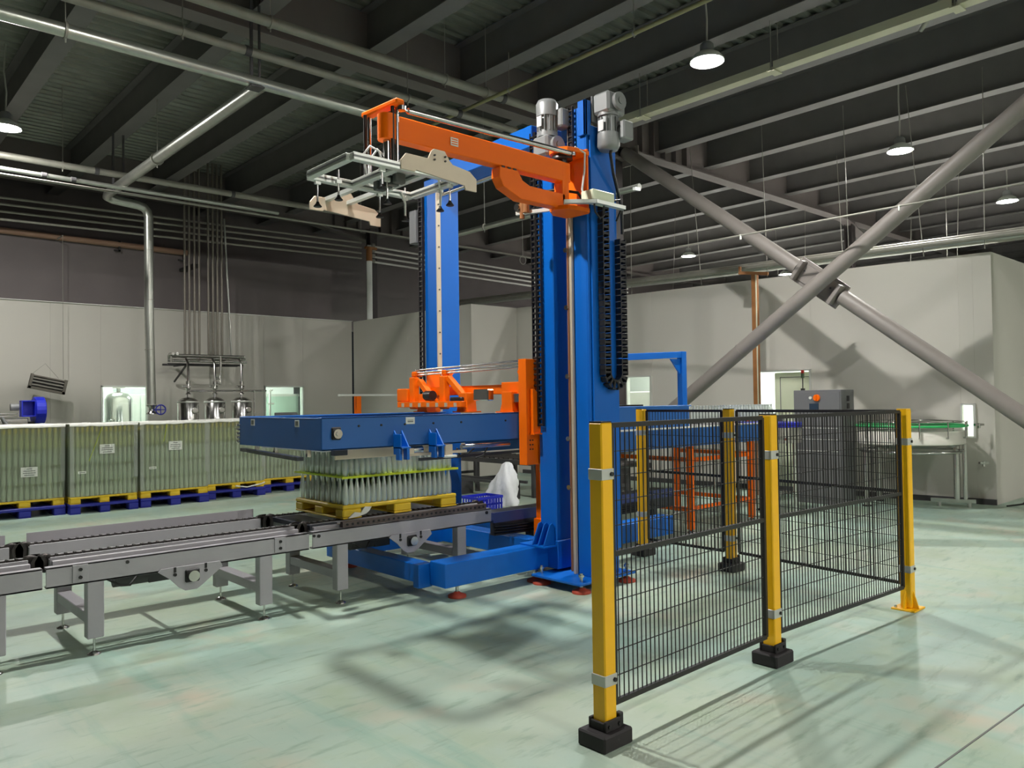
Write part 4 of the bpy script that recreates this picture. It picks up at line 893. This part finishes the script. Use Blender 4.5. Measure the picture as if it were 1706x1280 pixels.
# roller conveyor seen through the machine gap
rc = thing('roller_conveyor', 'dark roller conveyor standing beyond the machine gap behind the white sack', 'conveyor', (8.95, 9.8, 0))
build('rail', MB().box(8.85, 8.90, 7.6, 12.2, .52, .60), DGREY, rc, .003); build('rail', MB().box(9.75, 9.80, 7.6, 12.2, .52, .60), DGREY, rc, .003)
r0 = None
for k in range(36):
    yy = 7.7+k*.125
    if r0 is None: r0 = build('roller', MB().cyl((8.9, yy, .585), (9.75, yy, .585), .035, 12), CHAIN, rc)
    else: inst('roller', r0.data, rc, Vector((0, k*.125, 0))+ORG[rc.name])
for yy in (8.1, 9.3, 10.75, 11.9):
    for xx in (8.87, 9.78): build('leg', MB().box(xx-.03, xx+.03, yy-.03, yy+.03, 0, .53), DGREY, rc)
    build('tie', MB().box(8.9, 9.75, yy-.02, yy+.02, .2, .25), DGREY, rc)
build('low_rail', MB().box(8.3, 8.34, 9.2, 12.0, .26, .30), DGREY, rc); build('low_rail', MB().box(8.6, 8.64, 9.2, 12.0, .26, .30), DGREY, rc)
for yy in (9.4, 10.6, 11.8): build('low_leg', MB().box(8.3, 8.64, yy-.015, yy+.015, 0, .26), DGREY, rc)
# sack and crate
sk = MB(); RR = random.Random(5); prof = [(.27, 0), (.27, .05), (.235, .12), (.225, .2), (.205, .28), (.18, .36), (.15, .44), (.115, .52), (.085, .59), (.06, .63), (.03, .65)]
nn = 34; vs = []
for i, (r, h) in enumerate(prof):
    for k in range(nn):
        a = 2*math.pi*k/nn; rr = r*(1+.14*math.sin(3*a+h*7)+.05*RR.uniform(-1, 1)+.09*math.sin(7*a+i*.9)+.06*math.sin(12*a-i*1.4))
        vs.append((7.99+rr*math.cos(a)+h*.10, 9.1+rr*math.sin(a)-h*.10, h+(.02*math.sin(5*a+i) if 0 < i < 9 else 0)))
sk.add(vs, [(i*nn+k, i*nn+(k+1) % nn, (i+1)*nn+(k+1) % nn, (i+1)*nn+k) for i in range(len(prof)-1) for k in range(nn)]+[tuple((len(prof)-1)*nn+k for k in range(nn))], True)
skirt = []
build('woven_sack', sk, BAG, None, 0, 'crumpled white woven sack standing on the floor beyond the machine', 'sack')
tag(build('film_bag', MB().lathe([(.16, 0), (.17, .06), (.10, .16), (.03, .20)], (8.75, 8.45, 0), 12), BAG), 'small white bag on the floor behind the orange guide post', 'bag')
cr = thing('plastic_crate', 'blue slotted plastic crate on the floor beside the white sack', 'crate', (7.45, 8.9, 0))
def crate(x0, x1, y0, y1, h):
    build('bottom', MB().box(x0+.02, x1-.02, y0+.02, y1-.02, 0, .015), CBLUE, cr)
    build('rim', MB().box(x0, x1, y0, y0+.02, h-.04, h).box(x0, x1, y1-.02, y1, h-.04, h).box(x0, x0+.02, y0+.02, y1-.02, h-.04, h).box(x1-.02, x1, y0+.02, y1-.02, h-.04, h), CBLUE, cr, .004)
    n = 9
    for k in range(n+1):
        x = x0+.02+(x1-x0-.05)*k/n
        for y in (y0+.006, y1-.014): build('rib', MB().box(x, x+.016, y, y+.008, .01, h-.04), CBLUE, cr)
    for k in range(6):
        y = y0+.03+(y1-y0-.08)*k/5
        for x in (x0+.006, x1-.014): build('rib', MB().box(x, x+.008, y, y+.016, .01, h-.04), CBLUE, cr)
    for y in (y0+.006, y1-.014): build('band', MB().box(x0+.01, x1-.01, y, y+.008, .09, .12), CBLUE, cr)
crate(7.12, 7.60, 8.62, 9.0, .22)
# orange stand with pale rail behind the head
os_ = thing('orange_stand', 'orange stand carrying a pale horizontal rail behind the clamping head', 'stand', (7.84, 13.05, 0))
build('post', MB().box(7.79, 7.89, 13.0, 13.1, 0, 1.72), ORANGE, os_, .005); build('rail', MB().box(7.42, 9.5, 12.98, 13.06, 1.72, 1.76), ALU, os_, .005); build('base', MB().box(7.7, 8.0, 12.9, 13.2, 0, .03), ORANGE, os_)
# grey cupboard boxes behind
tag(build('motor_housing', MB().box(7.05, 7.3, 14.65, 14.95, 0, 1.42).cyl((7.3, 14.8, 1.3), (7.45, 14.8, 1.3), .12, 14), CABI, None, .01), 'small grey machine housing beside the third steel tank', 'machine')

# ================================================================== OVERHEAD PIPES
def clampring(par, p, d, r, top):
    """clevis hanger: ring round the pipe + rod to the roof"""
    p = Vector(p); d = Vector(d).normalized()
    build('pipe_clamp', MB().cyl(p-d*.012, p+d*.012, r*1.25, 14), DULLP, par)
    build('hanger_rod', MB().cyl(p+Vector((0, 0, r)), (p.x, p.y, top), .006, 6).cyl(p+Vector((0, 0, -r*1.8)), p, .008, 6), DULLP, par)
def pipe(name, pts, r, m, lab, hang=(), n=14, top=6.2, couple=()):
    t = thing(name, lab, 'pipe', pts[0])
    build('pipe_run', MB().tube(pts, r, n), m, t)
    for p in hang: clampring(t, p, (Vector(pts[1])-Vector(pts[0])), r, top)
    for p in couple:
        d = (Vector(pts[1])-Vector(pts[0])).normalized(); build('coupling', MB().cyl(Vector(p)-d*.035, Vector(p)+d*.035, r*1.18, 14), DGREY, t)
    return t
def arc(c, a, b, r, k=6):
    """quarter bend from c+a*r to c+b*r about the inner corner"""
    c, a, b = Vector(c), Vector(a), Vector(b)
    return [c+a*r*math.cos(math.pi/2*i/k)+b*r*math.sin(math.pi/2*i/k) for i in range(k+1)]
pp = pipe('steam_pipe', [(-6, 8.57, 5.3), (9.6, 8.58, 5.3)], .068, GALV, 'thick shiny pipe crossing the upper left over the gripper', [(1.9, 8.57, 5.3)], 18, 6.8)
build('strap_hanger', MB().box(3.78, 3.81, 8.55, 8.58, 5.3, 6.8).box(3.88, 3.90, 8.55, 8.58, 5.3, 6.8).box(3.76, 3.92, 8.49, 8.65, 5.22, 5.235), DGREY, pp)
# branch with two elbows and the drop
bx = 3.93
br_pts = [(bx, 8.64, 5.3), (bx, 13.6, 5.3)]+[(bx, 14.5, 5.3)]+[Vector((bx, 14.85, 5.3))+Vector((.0, 0, 0))]
path = [(bx, 8.62, 5.3), (bx, 14.55, 5.30), (bx-.01, 14.70, 5.29), (bx, 14.82, 5.26), (bx+.10, 14.86, 5.235), (bx+.22, 14.86, 5.225), (bx+.52, 14.86, 5.2), (bx+.62, 14.86, 5.17), (bx+.68, 14.86, 5.10), (bx+.70, 14.86, 5.0), (bx+.70, 14.86, 3.2), (bx+.735, 14.86, 1.62)]
dp = pipe('insulated_drop_pipe', path, .078, GALV, 'shiny insulated pipe branching back and dropping to the blue valve', [(bx, 12.2, 5.3)], 16, 6.2)
for z in (2.6, 3.5, 4.4): build('jacket_seam', MB().cyl((bx+.705, 14.86, z), (bx+.705, 14.86, z+.012), .081, 16), DULLP, dp)
build('strap_hanger', MB().box(3.85, 3.88, 14.2, 14.23, 5.2, 6.2).box(4.01, 4.04, 14.2, 14.23, 5.2, 6.2), DGREY, dp)
vl = thing('hand_valve', 'blue hand wheel valve at the foot of the shiny drop pipe', 'valve', (4.68, 14.86, 1.45))
build('body', MB().lathe([(.09, 0), (.09, .02), (.05, .05), (.05, .12), (.09, .15), (.09, .17)], (4.67, 14.86, 1.44), 16), STEEL, vl)
build('hand_wheel', MB().tube([(4.78, 14.66+.0, 1.50)]+[(4.78+.085*math.cos(a*math.pi/8), 14.66, 1.50+.085*math.sin(a*math.pi/8)) for a in range(0)]+[(4.78+.01, 14.66, 1.50)], .008, 6), PBLUE, vl) if False else build('hand_wheel', MB().tube([(4.76+.085*math.cos(a*math.pi/9), 14.66, 1.52+.085*math.sin(a*math.pi/9)) for a in range(18)], .012, 6, True).cyl((4.68, 14.66, 1.52), (4.84, 14.66, 1.52), .008, 6).cyl((4.76, 14.66, 1.44), (4.76, 14.66, 1.60), .008, 6).cyl((4.76, 14.66, 1.52), (4.70, 14.84, 1.52), .014, 8), PBLUE, vl)
pipe('service_pipe', [(-6, 8.49, 5.6), (7.85, 8.49, 5.6)], .05, DULLP, 'dull pipe above the thick shiny pipe, ending near the top beam', [(3.0, 8.49, 5.6), (5.9, 8.49, 5.6)], 12, 6.8, [(3.72, 8.49, 5.6), (6.75, 8.49, 5.6)])
pipe('service_pipe', [(-6, 8.11, 5.8), (8.1, 8.06, 5.8), (9.0, 8.05, 5.8)], .06, DULLP, 'upper dull pipe running in front of the main girder', [(3.8, 8.08, 5.8), (6.2, 8.07, 5.8), (6.9, 8.07, 5.8)], 12, 6.8, [(7.2, 8.07, 5.8)])
pipe('service_pipe', [(-6, 14.18, 5.5), (8.7, 14.17, 5.5)], .055, DULLP, 'yellowish dull pipe far above the wrapped pallets', [(3.1, 14.18, 5.5)], 12, 6.8, [(3.6, 14.18, 5.5), (5.9, 14.18, 5.5)])
pipe('service_pipe', [(-6, 13.45, 5.12), (6.5, 13.55, 5.12)], .034, GALV, 'bright galvanised pipe just below the yellowish one over the pallets', [], 12, 6.8, [(2.7, 13.5, 5.12), (3.1, 13.5, 5.12)])
pipe('thin_conduit', [(-6, 12.97, 4.9), (9.24, 12.97, 4.89), (13, 12.93, 4.85)], .020, DULLP, 'single thin conduit sagging across above the four parallel conduits', [(7.9, 12.97, 4.89)], 8)
for i, (z0, z1) in enumerate(((5.44, 5.555), (5.32, 5.43), (5.185, 5.30), (5.04, 5.17))):
    nm = ('topmost', 'second', 'third', 'lowest')[i]
    t = pipe('thin_conduit', [(-6, 16.8, z0-.12), (2.65, 16.8, z0), (10.24, 16.8, z1)], .024, DULLP, nm+' of the four thin parallel conduits crossing before the back wall', [], 8)
    t2 = pipe('thin_conduit', [(10.42, 16.8, z1-.05), (11.76, 16.8, z1-.08), (13.3, 16.8, z1-.13), (20.5, 16.8, z1-.27)], .026, mat('white conduit', (205, 205, 198), .5) if i == 0 else bpy.data.materials['white conduit'], nm+' of the four white conduits continuing past the white riser pipe', [], 8)
wr = pipe('white_riser', [(10.40, 16.7, 3.65), (10.40, 16.7, 5.1)], .07, RWALL, 'white riser pipe with rusty top standing on the corner of the panel rooms', [], 14)
build('rusty_top', MB().cyl((10.40, 16.7, 5.1), (10.40, 16.7, 5.45), .075, 14).box(10.3, 10.62, 16.68, 16.76, 5.4, 5.46), RUST, wr)
for i in range(4): build('union', MB().cyl((10.52, 16.78, 5.14+.13*i), (10.60, 16.78, 5.14+.13*i), .05, 10), DULLP, wr)
pipe('white_riser', [(11.0, 14.6, 3.66), (11.0, 14.6, 4.75), (11.05, 14.55, 4.82), (11.3, 14.5, 4.84)], .05, GALV, 'bright elbowed riser beside the far blue mast', [], 12)
pipe('brown_pipe', [(-6, 17.34, 4.99), (2.75, 17.34, 4.94), (6.2, 17.34, 4.91)], .06, mat('brown pipe paint', (142, 112, 92), .6), 'brown pipe along the top of the dark siding band', [], 12)
tag(build('pipe_bracket', MB().box(4.80, 4.84, 17.3, 17.34, 4.78, 5.0).box(4.72, 4.84, 17.3, 17.34, 4.78, 4.81), BLACK), 'black hook bracket under the brown pipe, left of the pipe bundle', 'bracket')
tag(build('pipe_bracket', MB().box(6.10, 6.14, 17.3, 17.34, 4.72, 4.98).box(6.0, 6.14, 17.3, 17.34, 4.72, 4.75).box(6.05, 6.2, 16.6, 17.4, 4.50, 4.56), BLACK), 'black bracket holding the vertical pipe bundle at the dark band', 'bracket')
# vertical bundle
vb = (307, 315.6, 324.4, 333, 348, 356, 363.5, 371)
bxs = [5.88, 5.975, 6.08, 6.18, 6.37, 6.47, 6.565, 6.66]
TUBE = mat('dull process tube', (128, 122, 112), .4, .5, vary=.2)
for i, x in enumerate(bxs):
    pipe('process_tube', [(x, 16.6, 2.62), (x, 16.6, 6.75)], .024, TUBE, 'thin vertical steel tube, number %d from the drop pipe side in the bundle' % (i+1) if False else 'thin vertical steel tube, %s in the bundle counted from the drop pipe' % ('first', 'second', 'third', 'fourth', 'fifth', 'sixth', 'seventh', 'eighth')[i], [], 8)['group'] = 'vertical tubes in the bundle'
pipe('process_tube', [(6.86, 16.6, 2.62), (6.72, 16.6, 5.6)], .022, GALV, 'slanting steel tube beside the vertical bundle', [], 8)
mr = thing('pipe_rack', 'steel pipe rack with elbows under the vertical tube bundle', 'pipe rack', (6.3, 16.5, 2.4))
build('rack_beam', MB().box(5.52, 7.1, 16.55, 16.60, 2.42, 2.46).box(5.52, 7.1, 16.85, 16.9, 2.42, 2.46), DGREY, mr)
for i, z in enumerate((2.62, 2.56, 2.50)): build('header', MB().cyl((5.54, 16.45-.06*i, z), (7.08, 16.45-.06*i, z), .028, 10), STEEL, mr)
for x in (5.54, 5.62): build('elbow', MB().tube([(x, 16.3, 2.64), (x, 16.5, 2.64), (x, 16.55, 2.60), (x, 16.55, 2.48)], .03, 8), STEEL, mr)
build('bracket_arm', MB().bar((5.9, 17.3, 2.44), (5.9, 16.5, 2.44), .04, .04).bar((5.9, 17.3, 2.1), (5.9, 16.6, 2.42), .03, .03).bar((6.7, 17.3, 2.44), (6.7, 16.5, 2.44), .04, .04), DGREY, mr)
for k, (x, lab) in enumerate(((5.545, 'first steel filter tank beside the shiny drop pipe'), (6.065, 'middle steel filter tank under the pipe rack'), (6.612, 'third steel filter tank half hidden by the blue head'))):
    yk = 15.5; t = thing('filter_tank', lab, 'tank', (x, yk, 0), 'steel filter tanks')
    build('shell', MB().lathe([(.05, .45), (.195, .55), (.195, 1.63), (.175, 1.655)], (x, yk, 0), 28), STEEL, t)
    build('lid', MB().lathe([(.185, 1.655), (.185, 1.68), (.17, 1.69), (.11, 1.73), (.03, 1.745)], (x, yk, 0), 28), STEEL, t)
    build('lid_clamp', MB().lathe([(.20, 1.64), (.205, 1.65), (.20, 1.67)], (x, yk, 0), 28), ALU, t)
    w = build('sight_port', MB().lathe([(.065, 0), (.065, -.05), (.045, -.05)], (x+.06, yk-.17, 1.49), 18, 'y'), STEEL, t); build('sight_glass', MB().cyl((x+.06, yk-.205, 1.49), (x+.06, yk-.19, 1.49), .045, 18), mat('dark sight glass', (40, 24, 18), .1) if k == 0 else bpy.data.materials['dark sight glass'], w)
    for a in (0, 2.1, 4.2): build('leg', MB().cyl((x+.15*math.cos(a), yk+.15*math.sin(a), 0), (x+.15*math.cos(a), yk+.15*math.sin(a), .6), .02, 8), STEEL, t)
    build('riser', MB().tube([(x, yk, 1.72), (x, yk, 2.40), (x, yk+.1, 2.50), (x, 16.3, 2.54)], .026, 8), STEEL, t)
    v = build('valve', MB().lathe([(.05, 1.80), (.05, 1.82), (.032, 1.83), (.032, 1.90), (.05, 1.91), (.05, 1.93)], (x, yk, 0), 12).cyl((x-.10, yk, 1.96), (x+.05, yk, 1.96), .02, 8).lathe([(.045, 2.0), (.045, 2.06)], (x, yk, 0), 12), STEEL, t)
    build('cross_pipe', MB().cyl((x, yk-.05, 1.87), (x+.5, yk-.05, 1.87), .018, 8), STEEL, t)
    if k == 1: build('side_loop', MB().tube([(x+.0, yk, 2.12), (x+.10, yk, 2.12), (x+.12, yk, 2.2), (x+.12, yk, 2.56)], .022, 8).tube([(x, yk, 2.05), (x+.12, yk, 2.0), (x+.12, yk, 2.14)], .02, 8), STEEL, t)
    if k == 2: build('side_loop', MB().tube([(x+.1, yk, 1.87), (x+.26, yk, 1.86), (x+.27, yk, 1.8), (x+.27, yk, 1.3)], .016, 8), STEEL, t)
# heater on the wall
ht = thing('radiant_heater', 'tilted grey radiant heater hung on wires against the white back wall', 'heater', (3.42, 16.9, 2.0))
hc = Vector((3.44, 16.9, 2.03)); M_ = -.21
def hb(x0, x1, z0, z1, y0=16.85, y1=16.95): return MB().box(hc.x+x0, hc.x+x1, y0, y1, hc.z+z0, hc.z+z1).rot(.215, hc, 'Y')
HGR = mat('heater grey', (128, 122, 112), .6)
build('case', hb(-.31, -.27, -.14, .14), HGR, ht); build('case', hb(.26, .31, -.14, .14), HGR, ht); build('case', hb(-.31, .31, -.14, -.095), HGR, ht); build('case', hb(-.27, .27, .10, .125), HGR, ht)
build('back', hb(-.27, .27, -.1, .1, 16.93, 16.95), DGREY, ht)
for z in (-.055, .01, .07): build('element', hb(-.265, .265, z-.016, z+.012, 16.87, 16.90), DULLP, ht)
build('hang_wire', MB().tube([(3.2, 16.9, 2.24), (3.4, 16.92, 2.42), (3.62, 16.9, 2.14)], .004, 5).cyl((3.70, 16.9, 2.12), (3.69, 16.9, 4.9), .004, 5).box(3.68, 3.70, 16.89, 17.43, 4.88, 4.90), DULLP, ht)
# blower
bl = thing('blower', 'blue centrifugal blower above the first wrapped stacks', 'blower', (2.85, 15.0, 1.3))
sc = [(.24*math.cos(a*math.pi/12)*(1+.012*a), .24*math.sin(a*math.pi/12)*(1+.012*a)) for a in range(24)]
build('volute', MB().prism([(15.02+p, 1.55+q*.85) for p, q in sc], 2.84, 2.99, 'x'), CBLUE, bl, .01)
build('outlet', MB().box(2.64, 2.66, 14.82, 15.0, 1.44, 1.71).box(2.83, 2.85, 14.82, 15.0, 1.44, 1.71).box(2.66, 2.83, 14.82, 15.0, 1.44, 1.46).box(2.66, 2.83, 14.82, 15, 1.69, 1.71).box(2.66, 2.83, 14.98, 15.0, 1.46, 1.69), CBLUE, bl, .003)
build('motor', MB().cyl((2.52, 15.05, 1.6), (2.64, 15.05, 1.6), .06, 16), MOTOR, bl); build('foot', MB().box(2.74, 2.92, 14.9, 15.15, 1.28, 1.36), BLACK, bl)
mc = thing('steel_machine', 'low stainless machine behind the wrapped stack at the frame edge', 'machine', (2.4, 15.1, 0))
build('body', MB().box(1.2, 2.75, 14.9, 15.6, 0, 1.42), STEEL, mc, .01); build('top_rail', MB().cyl((1.2, 14.88, 1.5), (2.6, 14.88, 1.49), .015, 8).cyl((1.2, 14.88, 1.45), (2.6, 14.88, 1.45), .012, 8), STEEL, mc)
build('hose', MB().tube([(2.38, 14.86, 1.44), (2.40, 14.84, 1.38), (2.46, 14.84, 1.3), (2.5, 14.84, 1.2)], .02, 8), MOTOR, mc)
# inside the back room
tk = thing('steel_tank', 'tall stainless tank seen through the glazed opening by the drop pipe', 'tank', (5.15, 18.5, 0))
build('shell', MB().lathe([(.26, 0), (.28, .05), (.28, 1.75), (.2, 1.86), (.06, 1.9)], (5.12, 18.5, 0), 24), STEEL, tk); build('valve_top', MB().cyl((5.12, 18.5, 1.9), (5.12, 18.5, 2.1), .04, 10).box(5.0, 5.25, 18.47, 18.53, 1.98, 2.02), STEEL, tk)
build('side_pipe', MB().tube([(4.95, 18.25, 1.3), (4.85, 18.2, 1.3), (4.85, 18.2, .9), (5.2, 18.2, .9)], .02, 8), STEEL, tk)
cp = thing('door_cabinet', 'pale green two door cabinet inside the glazed opening', 'cabinet', (5.75, 19.3, 0))
build('body', MB().box(5.36, 6.3, 19.2, 19.8, 0, 2.0), mat('pale cabinet', (222, 234, 228), .5), cp, .01)
for x0 in (5.40, 5.80): d_ = build('door', MB().box(x0, x0+.37, 19.18, 19.2, .1, 1.85), RWALL, cp, .006); build('handle', MB().cyl((x0+(.32 if x0 < 5.5 else .05), 19.16, .95), (x0+(.32 if x0 < 5.5 else .05), 19.16, 1.2), .012, 8), BLACK, d_)
mt = thing('mint_tank', 'wide mint green tank behind the second glazed opening', 'tank', (9.1, 18.9, 0))
build('shell', MB().cyl((9.05, 18.9, 0), (9.05, 18.9, 1.78), .48, 32), MINT, mt); build('rim', MB().cyl((9.05, 18.9, 1.78), (9.05, 18.9, 1.84), .5, 32), ALU, mt)
for x in (8.52, 9.42): build('pipework', MB().tube([(x, 18.3, .4), (x, 18.3, 1.9), (x+.06, 18.3, 1.95)], .03, 8).cyl((x-.05, 18.3, 1.2), (x+.1, 18.3, 1.2), .025, 8).cyl((x-.05, 18.3, 1.6), (x+.1, 18.3, 1.6), .025, 8), STEEL, mt)
# hatch contents
for k in range(4): tag(build('glass_bottle', MB().lathe([(.034, 0), (.034, .13), (.012, .2), (.014, .23)], (12.66+.01*k, 9.45+.13*k, 1.35), 10), GLASSC), 'pale bottle standing inside the bright wall hatch', 'bottle', 'bottles inside the wall hatch')
tag(build('filler_machine', MB().box(13.2, 13.8, 8.9, 11.2, 0, 1.75).box(13.15, 13.2, 9.2, 9.9, 1.6, 1.9), RWALL, None, .02), 'white machine inside the room behind the wall hatch', 'machine')
tag(build('sink_unit', MB().box(14.2, 15.2, 8.0, 9.2, 0, 1.25).box(14.2, 15.2, 8.0, 9.2, 1.3, 1.36).box(14.25, 14.3, 8.05, 8.1, 1.36, 1.5), RWALL, None, .01), 'white unit with a folded sheet inside the bright doorway', 'unit')

# cable tray and right hand conduits
ct = thing('cable_tray', 'pale cable tray hung on rods under the roof beams', 'cable tray', (8.83, 3, 5.6))
for y0, y1 in ((7.3, 4.9), (4.86, 2.85), (2.8, -3)): build('tray_length', MB().box(8.77, 8.92, y1, y0, 5.60, 5.61).box(8.77, 8.775, y1, y0, 5.61, 5.70).box(8.915, 8.92, y1, y0, 5.61, 5.70), TRAY, ct)
for y in (6.9, 4.88, 2.82): build('joint_bracket', MB().box(8.75, 8.94, y-.05, y+.05, 5.58, 5.592), TRAY, ct); build('hanger_rod', MB().cyl((8.76, y, 5.58), (8.76, y, 6.8), .006, 6).cyl((8.93, y, 5.58), (8.93, y, 6.8), .006, 6), DULLP, ct)
pipe('sprinkler_pipe', [(6.9, 10.2, 5.7), (6.9, -6, 5.7)], .026, mat('yellowish pipe', (150, 146, 104), .5), 'thin yellowish pipe running back under the roof, left of the bright lamp', [(6.9, 5.5, 5.7), (6.9, 7.6, 5.7)], 8)
for i, (dx, dz, r) in enumerate(((0, 0, .04), (.10, .05, .04), (.22, .0, .05), (.33, .09, .04), (.46, .03, .06))):
    nm = ('first', 'second', 'third', 'fourth', 'fifth, thickest')[i]
    pipe('wall_top_conduit', [(11.75+dx, 15, 3.98+dz), (12.05+dx, 9, 3.86+dz), (12.35+dx, 3.0, 3.80+dz), (12.6+dx, -4, 3.74+dz)], r, GALV if i in (2, 4) else DULLP, nm+' conduit over the top edge of the white wall, counted from the hall side', [], 8)
for k, (x, y, x2) in enumerate(((12.2, 11.5, 0), (12.2, 9.9, .15), (12.25, 8.3, 0), (12.3, 7.0, -.1), (12.35, 5.6, .12), (12.4, 4.5, 0), (12.45, 3.7, .1), (12.5, 2.9, 0))):
    w_ = tag(build('hanger_wire', MB().cyl((x, y, 3.66), (x+x2, y+.1*(k % 3), 6.3), .0065, 5), DULLP), 'thin wire hanging from the roof to the conduits over the white wall', 'wire', 'hanger wires over the white wall')
for k, (x, y, dx) in enumerate(((16.5, 5.4, .3), (17.5, 9.0, .1), (15.2, 7.0, -.2), (19.5, 7.4, .2), (20, 11, -.2), (16.4, 12, .2), (18.4, 6.2, 0))):
    tag(build('hanger_wire', MB().cyl((x, y, 3.7), (x+dx, y, 6.3), .007, 5), DULLP), 'thin wire hanging from the roof beams over the white room', 'wire', 'hanger wires over the white room')
pipe('thin_conduit', [(10.0, 8.9, 3.93), (10.0, 2.4, 3.925), (10, -2, 3.92)], .012, DULLP, 'very thin pale line crossing behind the diagonal braces', [], 6)
for y in (6.1, 3.9): tag(build('line_clip', MB().box(9.99, 10.01, y-.01, y+.01, 3.87, 3.94), PAPER), 'small white clip on the very thin line, %s' % ('nearer the blue mast' if y > 5 else 'nearer the upper brace'), 'clip')
tag(build('wire_loop', MB().tube([(11.5+.09*math.cos(a*.6283), 12.3, 4.62+.09*math.sin(a*.6283)) for a in range(10)], .006, 5, True).cyl((11.5, 12.3, 4.71), (11.5, 12.3, 6.82), .005, 5), CORDW), 'coiled wire loop hanging from the roof between the masts', 'wire')
yp = pipe('light_channel', [(8.13, 10.8, 4.4), (8.19, 6.48, 4.4)], .045, GALV, 'bright straight pipe passing behind both blue masts, its open end beyond the arm mast', [(8.14, 9.6, 4.4)], 10, 6.8)
build('end_bracket', MB().bar((8.2, 6.5, 4.37), (8.0, 6.42, 4.33), .04, .04), ALU, yp)
tag(build('flexible_duct', MB().tube([(9.75, 3.0, 6.5), (9.8, 3.2, 6.3), (9.9, 3.45, 6.1), (10.0, 3.6, 6.0)], .03, 8), CORDW), 'short grey flexible tube curving down between roof beams', 'tube')
